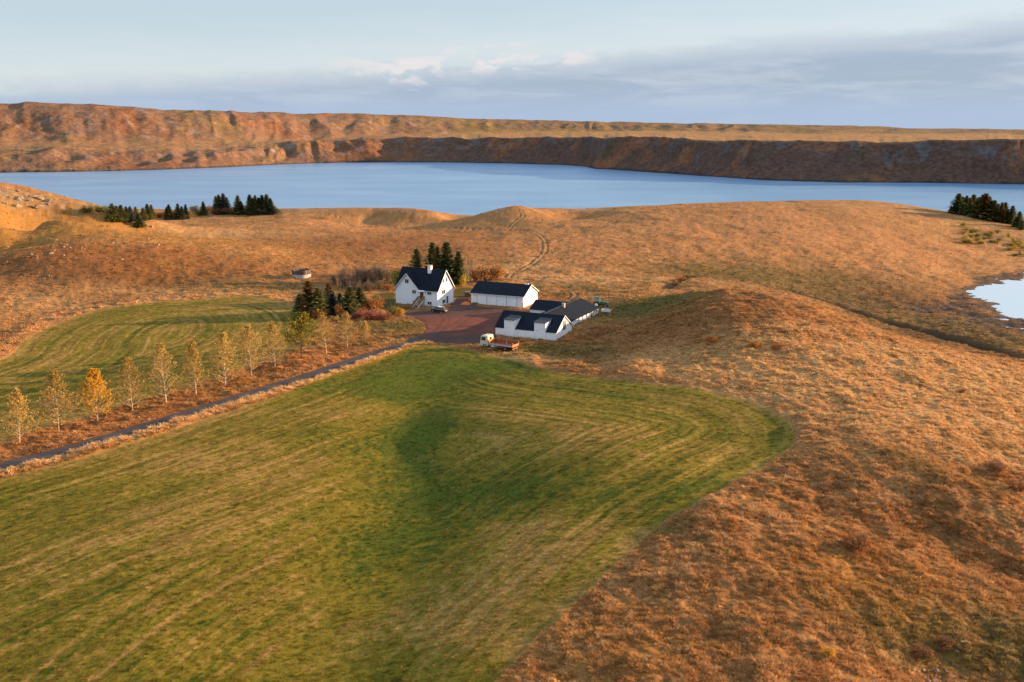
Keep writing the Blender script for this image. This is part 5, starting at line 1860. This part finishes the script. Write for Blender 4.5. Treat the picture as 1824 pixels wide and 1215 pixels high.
# behind the house
for (px, py, ty, k, mt, wd, lab) in [
        (743, 503, 443, 4, 'needle', 1.0, 'dark spruce behind the left half of farmhouse roof'),
        (771, 503, 432, 2, 'needle', 1.15, 'slim dark spruce behind the farmhouse chimney'),
        (780, 506, 441, 3, 'bronze', .8, 'orange-brown conifer between two tall spruces behind farmhouse'),
        (796, 506, 430, 1, 'needle', 1.15, 'tallest spruce, behind right end of the farmhouse roof'),
        (817, 507, 450, 0, 'needle', 1.15, 'spruce right of the tallest one behind the farmhouse')]:
    x, y, z = at_pixel(px, py)
    place_conifer(x, y, z, px_height(px, py, py - ty), k, mt, wd, lab, 'conifers behind the farmhouse')
# belt by the lake, left
r_ = random.Random(5)
BELT = [(201, 392, 362), (209, 393, 366), (217, 393, 364), (226, 393, 368), (233, 393, 366), (243, 393, 368), (247, 400, 380), (256, 393, 370), (264, 392, 364), (271, 392, 366), (302, 391, 365), (298, 391, 370), (318, 391, 363), (325, 391, 368), (332, 390, 364),
        (363, 383, 359), (386, 380, 350), (391, 381, 347), (399, 381, 345), (405, 380, 352), (425, 381, 348), (430, 381, 358), (446, 381, 347), (450, 382, 352), (456, 381, 348), (462, 381, 352), (468, 381, 348), (476, 381, 347), (483, 382, 354)]
BELT.sort()
for i, (px, py, ty) in enumerate(BELT):
    x, y, z = at_pixel(px, py)
    place_conifer(x, y, z, px_height(px, py, py - ty), r_.randrange(5), r_.choice(['needle', 'needle', 'needle', 'bluenee']), r_.uniform(1.1, 1.5), 'dark spruce on the near lake shore, %s from the left in the belt' % ORDW[i], 'spruces in the lakeside belt')
x, y, z = at_pixel(250, 404)
place_conifer(x, y, z, px_height(250, 404, 16), 4, 'needle', 2.4, 'low round dark conifer just in front of the lakeside belt', 'lone conifers')
# wood at the right edge, standing on the far side of the hill
GROVE = [(1692, 378), (1699, 362), (1704, 344), (1711, 350), (1718, 348), (1724, 352), (1730, 346), (1736, 354), (1740, 350), (1746, 346), (1751, 344), (1756, 350), (1761, 357), (1767, 356), (1773, 362), (1780, 360), (1786, 360), (1791, 372), (1799, 366), (1807, 386), (1812, 376), (1818, 392), (1824, 388),
         (1697, 372), (1712, 362), (1727, 362), (1744, 362), (1758, 366), (1776, 372)]
GROVE.sort()
for i, (px, ty) in enumerate(GROVE):
    base = 381 + (px - 1690) * .26
    p = hit(px, base + 5)
    d = np.array(p) / np.hypot(*p)
    back = r_.uniform(22, 46)
    x, y = p[0] + d[0] * back, p[1] + d[1] * back
    z = ground_z(x, y)
    # height from the line of sight to the tip
    a, b, c = rays(px, ty)
    tip = CZ + c * (y / b)
    place_conifer(x, y, z, max(tip - z, 4), r_.randrange(4), 'needle' if i % 7 else 'bronze', r_.uniform(1.25, 1.7), 'dark spruce, %s from the left in the dense grove at right edge' % ORDW[i], 'spruces in the grove at the right edge')


# shrubs
def shrub(seed, nleaf, leaf, stems=26, bare=False):
    """rounded clump of unit height and about unit width"""
    r = random.Random(seed)
    lv = Leaves()
    st = []
    lobes = [(r.uniform(-.35, .35), r.uniform(-.35, .35), r.uniform(.3, .62), r.uniform(.22, .38)) for _ in range(7)]
    for k in range(stems):
        lx, ly, lz, lr = r.choice(lobes)
        e = Vector((lx + r.gauss(0, lr * .5), ly + r.gauss(0, lr * .5), min(1.05, lz + abs(r.gauss(0, lr)))))
        b = Vector((e.x * .2, e.y * .2, -.05))
        mid = b.lerp(e, .5) + Vector((r.uniform(-.06, .06), r.uniform(-.06, .06), .08))
        st += [(b, mid, .013, .009), (mid, e, .009, .003)]
        for j in range(7 if bare else 4):
            f = r.uniform(.3, 1)
            p = mid.lerp(e, f) if f > .5 else b.lerp(mid, f * 2)
            q = p + Vector((r.uniform(-.2, .2), r.uniform(-.2, .2), r.uniform(.02, .25)))
            st.append((p, q, .005, .002))
    for k in range(nleaf):
        lx, ly, lz, lr = r.choice(lobes)
        u = Vector((r.gauss(0, 1), r.gauss(0, 1), r.gauss(0, 1))).normalized() * lr * r.uniform(.55, 1.08)
        lv.add((lx + u.x, ly + u.y, max(.02, lz + u.z)), leaf * r.uniform(.6, 1.4))
    return sticks_mesh('stems', st, 3), lv.mesh('foliage', seed)


SH = [shrub(1200 + i, 620, .085) for i in range(4)] + [shrub(1210 + i, 260, .05, 60, True) for i in range(3)]
SH_M = {}


def place_shrub(x, y, z, h, wd, kind, mat, label, group, name='shrub', cat='shrub'):
    key = (kind, mat)
    if key not in SH_M:
        a, b = SH[kind][0].copy(), SH[kind][1].copy()
        a.materials.append(LM['greyb'] if kind >= 4 else LM['dbark'])
        b.materials.append(LM[mat])
        SH_M[key] = (a, b)
    t = thing(name, (x, y, z - .03), rng.uniform(0, 6.28), label, cat, group)
    t.scale = (wd, wd, h)
    for nm, me in zip(('stems', 'foliage'), SH_M[key]):
        o = bpy.data.objects.new(nm, me)
        col.objects.link(o)
        o.parent = t
    return t


def shrub_px(px, py, hp, wp, kind, mat, label, group=None, **kw):
    x, y, z = at_pixel(px, py)
    u = px_height(px, py, 1)
    return place_shrub(x, y, z, hp * u, wp * u, kind, mat, label, group, **kw)


shrub_px(706, 512, 46, 22, 0, 'lime', 'tall yellow-green bush at left gable of the farmhouse')
shrub_px(715, 503, 26, 22, 2, 'orange', 'orange bush behind the left gable of farmhouse')
shrub_px(868, 501, 32, 40, 1, 'orange', 'large rounded orange bush behind the garage')
shrub_px(850, 503, 28, 26, 3, 'rust', 'brown bush just left of the large orange bush')
shrub_px(885, 500, 22, 26, 2, 'orange', 'smaller orange bush right of the large rounded one')
shrub_px(824, 510, 28, 18, 3, 'yellowgreen', 'yellowish bush between farmhouse gable and garage')
shrub_px(668, 556, 34, 34, 1, 'orange', 'rounded orange-brown bush at right end of conifer clump')
shrub_px(652, 558, 30, 22, 2, 'rust', 'rust-coloured bush beside the last spruce of the clump')
shrub_px(700, 561, 20, 26, 0, 'olive', 'olive bush at the left edge of gravel yard')
shrub_px(712, 561, 16, 16, 3, 'yellow', 'small bright yellow bush at the left edge of yard')
shrub_px(690, 516, 14, 24, 0, 'orange', 'low orange shrub on the bank left of farmhouse')
shrub_px(676, 513, 10, 18, 3, 'yellow', 'low yellow shrub on the bank left of farmhouse')
for i, (px, py, hp, wp) in enumerate([(628, 568, 13, 20), (640, 567, 16, 22), (653, 569, 17, 24), (664, 568, 18, 24), (676, 569, 15, 22), (687, 570, 12, 20), (646, 562, 16, 20)]):
    shrub_px(px, py, hp, wp, i % 4, 'red', 'reddish shrub, %s in the low bank below conifer clump' % ('leftmost', 'second from left', 'third from left', 'third from right', 'second from right', 'rightmost', 'the one set back')[i], 'red shrubs below the clump')
for i, (px, py, hp, wp) in enumerate([(600, 505, 22, 26), (618, 510, 24, 28), (634, 508, 26, 30), (650, 504, 28, 30), (664, 505, 28, 28), (678, 500, 28, 28), (690, 500, 26, 24), (610, 495, 18, 26), (640, 493, 20, 30), (672, 490, 20, 26), (628, 520, 20, 24), (655, 518, 20, 26)]):
    shrub_px(px, py, hp, wp, 4 + i % 3, ('greyb', 'pale', 'greyb', 'rust')[i % 4], 'leafless grey-brown bush, %s in the thicket left of farmhouse' % ('leftmost of upper row', 'leftmost of lower row', 'left of lower middle', 'middle of lower row', 'right of lower middle', 'second from right', 'rightmost', 'leftmost at the back', 'middle one at the back', 'right one at the back', 'left of two in front', 'right of two in front')[i], 'bare bushes in the thicket')
shrub_px(546, 564, 42, 24, 1, 'rust', 'tall rust-brown bush among the left conifers of the clump')
shrub_px(578, 562, 46, 24, 3, 'olive', 'tall olive bush in the middle of the conifer clump')
shrub_px(560, 568, 24, 22, 0, 'orange', 'rounded orange bush in front of the left conifers')
shrub_px(603, 566, 26, 16, 2, 'orange', 'narrow orange bush between blue-green and dark spruce')
shrub_px(632, 565, 28, 20, 1, 'olive', 'olive bush in front of the two right-hand spruces')
for i, (px, py, hp, wp) in enumerate([(560, 560, 18, 16), (579, 566, 18, 16), (612, 566, 16, 16), (632, 563, 12, 16), (546, 566, 12, 18), (598, 572, 12, 14)]):
    shrub_px(px, py, hp, wp, i % 4, ('rust', 'orange', 'gold', 'orange', 'rust', 'gold')[i], 'small autumn shrub, %s at the foot of conifer clump' % ('second from left', 'middle', 'third from right', 'rightmost', 'leftmost', 'frontmost')[i], 'small shrubs at the foot of the clump')
# bare birches behind the garage
for i, (px, py, hp) in enumerate([(832, 502, 46), (838, 503, 52), (844, 503, 44), (826, 504, 40)]):
    ms = broadleaf(700 + i, px_height(px, py, hp), .13, 160, .12, 1.35, 30, .2, 6)
    place_tree('bare_tree', px, py, ms, (LM['bark'], LM['pale'], LM['gold']), 'slim leafless pale tree between tall spruce and orange bush', 'bare trees behind the garage', i)
for i, (px, py, hp) in enumerate([(603, 520, 36), (622, 512, 40), (668, 512, 38), (685, 508, 34)]):
    ms = broadleaf(720 + i, px_height(px, py, hp), .24, 120, .12, 1.1, 34, .12, 6)
    place_tree('bare_tree', px, py, ms, (LM['pale'], LM['pale'], LM['gold']), 'bare pale tree rising from the thicket left of farmhouse', 'bare trees in the thicket', i)
# scrub between the lakeside spruces, on the right-hand hill, by the gully and in the rough
for i in range(34):
    px = 150 + i * 10.4 + r_.uniform(-3, 3)
    py = (378 if px < 200 else 388 if px < 340 else 380) + r_.uniform(-3, 3)
    shrub_px(px, py, r_.uniform(9, 16), r_.uniform(14, 24), i % 4, r_.choice(['rust', 'olive', 'rust', 'greyb', 'orange']) if px > 200 else r_.choice(['olive', 'needle']), 'low autumn scrub among the lakeside spruces', 'scrub in the lakeside belt')
for i in range(40):
    f = r_.random()
    px = 1715 + f * 125
    py = 405 + f * 30 + r_.uniform(-6, 32)
    shrub_px(px, py, r_.uniform(5, 10), r_.uniform(9, 18), i % 4, r_.choice(['yellowgreen', 'yellowgreen', 'olive', 'gold']), 'yellow-green willow scrub on the slope below right-hand grove', 'willow scrub below the grove')
for i, (px, py, hp, wp, mt) in enumerate([(1215, 499, 14, 22, 'orange'), (1204, 503, 9, 16, 'rust'), (1226, 497, 9, 14, 'olive')]):
    shrub_px(px, py, hp, wp, i, mt, ('orange bush in the gully behind the mound', 'rust-brown bush at left of the gully', 'olive bush at right of the gully')[i])
for i, (px, py, hp, wp, mt, lab) in enumerate([
        (1530, 975, 36, 52, 'rust', 'dark rust-brown bush on the rough slope, lower right'), (1640, 1165, 26, 40, 'rust', 'rusty bush near the stones at bottom right'), (1680, 1150, 20, 34, 'rust', 'small rusty bush nearest the white stones'),
        (1475, 1168, 18, 26, 'yellow', 'small yellow bush on slope near the bottom edge'), (1778, 838, 20, 44, 'rust', 'low dark bush near right edge of the rough slope'), (1815, 870, 24, 36, 'rust', 'dark brown bush cut by the right edge'),
        (1265, 613, 14, 20, 'orange', 'left of three small orange bushes on the mound'), (1342, 618, 14, 18, 'orange', 'middle of three small orange bushes on the mound'), (1383, 620, 14, 22, 'orange', 'right of three small orange bushes on the mound'), (1445, 622, 10, 14, 'gold', 'tiny golden bush at the right foot of mound'), (1715, 700, 10, 16, 'rust', 'tiny brown bush on the pale right-hand ridge')]):
    shrub_px(px, py, hp, wp, i % 4, mt, lab)


# ------------------------------------------------------------------ rocks
def rock_mesh(seed):
    r = np.random.default_rng(seed)
    bm = bmesh.new()
    bmesh.ops.create_icosphere(bm, subdivisions=2, radius=.5)
    cuts = r.normal(size=(7, 3))
    cuts /= np.linalg.norm(cuts, axis=1)[:, None]
    for v in bm.verts:
        p = np.array(v.co)
        for c in cuts:
            k = p @ c - r.uniform(.30, .32)
            if k > 0:
                p = p - c * k
        v.co = p
    me = bpy.data.meshes.new('rock')
    bm.to_mesh(me)
    bm.free()
    return me


ROCKS = []
for i in range(5):
    for mt in ('rock', 'grey_rock'):
        me = rock_mesh(40 + i)
        me.materials.append(M[mt])
        ROCKS.append(me)


def place_rock(px, py, size, flat, kind, label, group=None, name='rock', dz=0.0):
    x, y, z = at_pixel(px, py)
    o = bpy.data.objects.new(name, ROCKS[kind])
    col.objects.link(o)
    o.location = (x, y, z + size * flat * .05 + dz)
    o.scale = (size, size * r_.uniform(.6, .9), size * flat)
    o.rotation_euler = (r_.uniform(-.2, .2), r_.uniform(-.2, .2), r_.uniform(0, 6.28))
    return tag(o, label, 'rock', group)


for (px, py) in [(85, 437), (95, 436), (108, 434), (113, 439), (120, 437), (125, 440), (97, 446), (102, 445), (92, 452), (75, 451), (65, 458), (57, 455), (66, 461), (113, 455), (120, 461), (155, 453), (161, 456), (145, 441), (150, 443), (168, 433), (201, 432), (209, 431), (207, 439), (216, 439),
                 (190, 458), (218, 461), (251, 460), (280, 443), (283, 437), (265, 426), (275, 426), (91, 475), (86, 490), (54, 503), (12, 465), (13, 440), (20, 441), (135, 459), (100, 430), (145, 418), (152, 420)]:
    place_rock(px, py + 1, r_.uniform(.7, 1.6), r_.uniform(.4, .65), r_.randrange(5) * 2, 'pale weathered stone %s of the low left-hand knoll' % ('on the left end' if px < 60 else 'along the upper left crest' if px < 130 and py < 448 else 'on the left middle slope' if px < 130 else 'near the middle' if px < 200 else 'on the right end'), 'stones on the low knoll')
for i in range(20):
    px = r_.uniform(-8, 88)
    py = 352 + r_.gauss(0, 9) + px * .10
    if py < 336 + px * .22:
        py = 338 + px * .26
    place_rock(px, py, r_.uniform(2.4, 5.0), r_.uniform(.35, .6), r_.randrange(10), 'block of the pale crag on the upper left-hand knoll', 'blocks of the crag')
place_rock(270, 405, 2.2, .9, 0, 'single white boulder beside the low round conifer', None)
for (px, py, s, k) in [(1712, 1150, .5, 0), (1718, 1149, .45, 2), (1724, 1151, .4, 0), (1706, 1154, .35, 0)]:
    place_rock(px, py, s, .6, k, 'small white stone in the rough grass at lower right', 'white stones at lower right')
place_rock(1704, 1162, .55, .7, 1, 'single grey stone just below the white stones')
for i in range(16):
    px, py = 1660 + r_.gauss(0, 16), 1194 + r_.gauss(0, 12)
    place_rock(px, py, r_.uniform(.35, .95), r_.uniform(.5, .8), 1 + 2 * r_.randrange(5), 'dark grey stone in the stony patch at bottom right', 'stones in the stony patch')

# fence posts behind the cowshed
for i, (px, py) in enumerate([(1084, 533), (1100, 530), (1118, 527), (1136, 524)]):
    x, y, z = at_pixel(px, py)
    o = MB().box(-.07, .07, -.07, .07, -.3, 1.25).build('fence_post', M['oldwood'], None, .015)
    o.location = (x, y, z)
    o.rotation_euler = (r_.uniform(-.06, .06), r_.uniform(-.06, .06), r_.uniform(0, 1))
    tag(o, 'weathered wooden fence post, %s of four behind the cowshed' % ('nearest to tractor', 'second from the tractor', 'third from the tractor', 'farthest from the tractor')[i], 'fence post', 'fence posts behind the cowshed')


# ------------------------------------------------------------------ dry grass: tussocks set out over the rough ground
def tuft_mesh(seed, blades=22, lean=.35):
    r = random.Random(seed)
    V, Q = [], []
    for k in range(blades):
        a = r.uniform(0, 6.28)
        rr = .32 * math.sqrt(r.random())
        bx, by = rr * math.cos(a), rr * math.sin(a)
        l = r.uniform(.5, 1.0)
        da = a + r.uniform(-.8, .8)
        out = r.uniform(.25, .95) * l
        dx, dy = math.cos(da) * out - lean * .5 * l, math.sin(da) * out - lean * .3 * l
        wd = r.uniform(.025, .05)
        px_, py_ = -math.sin(da + r.uniform(-1, 1)) * wd, math.cos(da) * wd
        hz = l * r.uniform(.45, .9)
        m = len(V)
        V += [(bx - px_, by - py_, -.05), (bx + px_, by + py_, -.05),
              (bx + dx * .4 + px_ * .9, by + dy * .4 + py_ * .9, hz * .7), (bx + dx * .4 - px_ * .9, by + dy * .4 - py_ * .9, hz * .7),
              (bx + dx + px_ * .3, by + dy + py_ * .3, hz), (bx + dx - px_ * .3, by + dy - py_ * .3, hz)]
        Q += [(m, m + 1, m + 2, m + 3), (m + 3, m + 2, m + 4, m + 5)]
    return raw_mesh('tuft', V, Q, False)


def tuft_material():
    m, t, b = mat_new('dry_grass')
    at = t.new('ShaderNodeAttribute', attribute_name='tint', attribute_type='INSTANCER')
    b.inputs['Roughness'].default_value = .9
    b.inputs['Specular IOR Level'].default_value = .1
    t.link(at.outputs['Color'], b.inputs['Base Color'])
    tr = t.new('ShaderNodeBsdfTranslucent')
    t.link(at.outputs['Color'], tr.inputs['Color'])
    mx = t.new('ShaderNodeMixShader')
    mx.inputs[0].default_value = .30
    t.link(b.outputs[0], mx.inputs[1])
    t.link(tr.outputs[0], mx.inputs[2])
    t.link(mx.outputs[0], t.n['Material Output'].inputs['Surface'])
    return m


def scatter(name, X, Y, Z, S, C, seed, label):
    """points that carry a tussock each"""
    n = len(X)
    me = bpy.data.meshes.new(name)
    me.vertices.add(n)
    me.vertices.foreach_set('co', np.stack([X, Y, Z], 1).astype(np.float32).ravel())
    r = np.random.default_rng(seed)
    rot = np.stack([r.normal(0, .12, n), r.normal(0, .12, n), r.normal(0, 1.1, n)], 1).astype(np.float32)
    a = me.attributes.new('rot', 'FLOAT_VECTOR', 'POINT')
    a.data.foreach_set('vector', rot.ravel())
    a = me.attributes.new('size', 'FLOAT_VECTOR', 'POINT')
    a.data.foreach_set('vector', S.astype(np.float32).ravel())
    a = me.attributes.new('pick', 'INT', 'POINT')
    a.data.foreach_set('value', r.integers(0, 4, n).astype(np.int32))
    a = me.attributes.new('tint', 'FLOAT_COLOR', 'POINT')
    buf = np.ones((n, 4), np.float32)
    buf[:, :3] = C
    a.data.foreach_set('color', buf.ravel())
    o = obj(name, me)
    o['kind'] = 'stuff'
    o['label'] = label
    o['category'] = 'grass'
    tm = tuft_material()
    cl = bpy.data.collections.new('tufts')
    for k in range(4):
        tmesh = tuft_mesh(60 + k)
        tmesh.materials.append(tm)
        to = bpy.data.objects.new('tuft', tmesh)
        cl.objects.link(to)
    ng = bpy.data.node_groups.new('set_tufts', 'GeometryNodeTree')
    ng.interface.new_socket('Geometry', in_out='INPUT', socket_type='NodeSocketGeometry')
    ng.interface.new_socket('Geometry', in_out='OUTPUT', socket_type='NodeSocketGeometry')
    nd = ng.nodes
    gi, go = nd.new('NodeGroupInput'), nd.new('NodeGroupOutput')
    iop = nd.new('GeometryNodeInstanceOnPoints')
    ci = nd.new('GeometryNodeCollectionInfo')
    ci.inputs['Collection'].default_value = cl
    ci.inputs['Separate Children'].default_value = True
    ci.inputs['Reset Children'].default_value = True
    iop.inputs['Pick Instance'].default_value = True

    def named(nm, ty):
        q = nd.new('GeometryNodeInputNamedAttribute')
        q.data_type = ty
        q.inputs['Name'].default_value = nm
        return q.outputs['Attribute']
    L = ng.links.new
    L(gi.outputs[0], iop.inputs['Points'])
    L(ci.outputs[0], iop.inputs['Instance'])
    L(named('pick', 'INT'), iop.inputs['Instance Index'])
    L(named('rot', 'FLOAT_VECTOR'), iop.inputs['Rotation'])
    L(named('size', 'FLOAT_VECTOR'), iop.inputs['Scale'])
    L(iop.outputs[0], go.inputs[0])
    md = o.modifiers.new('tufts', 'NODES')
    md.node_group = ng
    return o


def grass_points(n, rmin, rmax, power, seed, field=False):
    r = np.random.default_rng(seed)
    th = np.radians(r.uniform(-35, 35, n))
    u = r.random(n)
    if abs(power - 1) < 1e-3:
        rad = rmin * (rmax / rmin) ** u
    else:
        q = 1 - power
        rad = (rmin ** q + (rmax ** q - rmin ** q) * u) ** (1 / q)
    return rad * np.sin(th), rad * np.cos(th)


def inside_building(x, y):
    bad = np.zeros(len(x), bool)
    for (ox, oy, yaw, x0, x1, y0, y1) in [(-19.47, 245.8, -.46, -13.4, .6, -4.2, 8.7), (2.91, 244.8, -.41, -15.5, .6, -.5, 10.2), (9.68, 205.63, -.44, -15.2, .3, -.4, 9.8), (9.68, 205.63, -.44, -12.4, -1.7, 9, 33), (9.68, 205.63, -.44, -17.6, -9, 24, 33)]:
        c, s = math.cos(yaw), math.sin(yaw)
        lx, ly = (x - ox) * c + (y - oy) * s, -(x - ox) * s + (y - oy) * c
        bad |= (lx > x0) & (lx < x1) & (ly > y0) & (ly < y1)
    return bad


def make_grass():
    Xa, Ya = grass_points(365000, 58, 215, .25, 77)
    Xb, Yb = grass_points(230000, 205, 530, .5, 78)
    X, Y = np.concatenate([Xa, Xb]), np.concatenate([Ya, Yb])
    m = surf(X, Y)
    Z = h_smooth(X, Y) + detail(X, Y, m)
    keep = (m['field'] < .05) & (m['meadow'] < .05) & (m['road'] > 1.75) & (m['yard'] < -.1) & (m['lawn'] < 0) & (Z > WATER + .25) & ~inside_building(X, Y) & (np.abs(np.abs(m['track']) - .95) > .55) & (m['ditch'] > 2.6)
    cl = fbm(X, Y, 5, 3, 501) + .6 * fbm(X, Y, 1.8, 2, 502)
    r = np.random.default_rng(3)
    rad = np.hypot(X, Y)
    keep &= r.random(len(X)) < np.clip(.62 + .9 * cl, .12, 1) * np.clip(1.5 - rad / 400, .4, 1)
    X, Y, Z, cl, rad = X[keep], Y[keep], Z[keep], cl[keep], rad[keep]
    m = {k: v[keep] for k, v in m.items()}
    C = pigment(X, Y, Z, m)
    n = len(X)
    verge = np.exp(-((m['road'] - 2.6) / 1.1) ** 2) * (m['field'] < 0)
    side = np.exp(-((np.abs(m['field'] + 1.0)) / 1.0) ** 2)
    C = mixc(C, C_STRAW * 1.15, np.clip(verge * 1.3 * (m['field'] > -4.5), 0, 1) * .9)
    C *= (1.28 + .36 * r.normal(size=n))[:, None].clip(.4, 2.1)
    C = mixc(C, C_STRAW, sstep(cl + .25 * r.normal(size=n), .25, .8) * .45)
    tuss = fbm(X, Y, 1.4, 2, 503) + .35 * r.normal(size=n)
    C = mixc(C, np.array((.62, .41, .22)), sstep(tuss, .35, .75) * .65)
    C = mixc(C, C_DARK, sstep(-tuss, .55, .95) * .5)
    s = (.24 + .26 * r.random(n) ** 1.6) * (1 + .6 * np.clip(cl, -.5, 1)) * np.where(rad < 215, 1 + rad / 1500, 1.25)
    s *= 1 + .5 * verge
    s *= 1 - .45 * sstep(m['field'], -3.2, -.6) * (m['road'] > 5)
    s *= 1 + .7 * np.exp(-((m['meadow'] + 2) / 1.6) ** 2) * (m['road'] > 14)
    S = np.stack([s * 1.15, s * 1.15, s * r.uniform(.6, 1.15, n)], 1)
    scatter('dry_grass', X, Y, Z - .02, S, np.clip(C, .01, .85), 5, 'dry straw and rust coloured grass over the rough slopes')


def make_mown():
    X, Y = grass_points(78000, 58, 300, .2, 99)
    m = surf(X, Y)
    keep = ((m['field'] > .15) | (m['meadow'] > .15)) & (m['road'] > 1.9)
    X, Y = X[keep], Y[keep]
    m = {k: v[keep] for k, v in m.items()}
    Z = h_smooth(X, Y) + detail(X, Y, m)
    n = len(X)
    r = np.random.default_rng(8)
    C = pigment(X, Y, Z, m) * (1.05 + .22 * r.normal(size=n))[:, None].clip(.55, 1.7)
    s = .16 + .12 * r.random(n)
    S = np.stack([s * 1.7, s * 1.7, s * .55], 1)
    scatter('mown_grass', X, Y, Z - .01, S, np.clip(C, .006, .7), 6, 'short mown grass on the green fields')


make_grass()
make_mown()
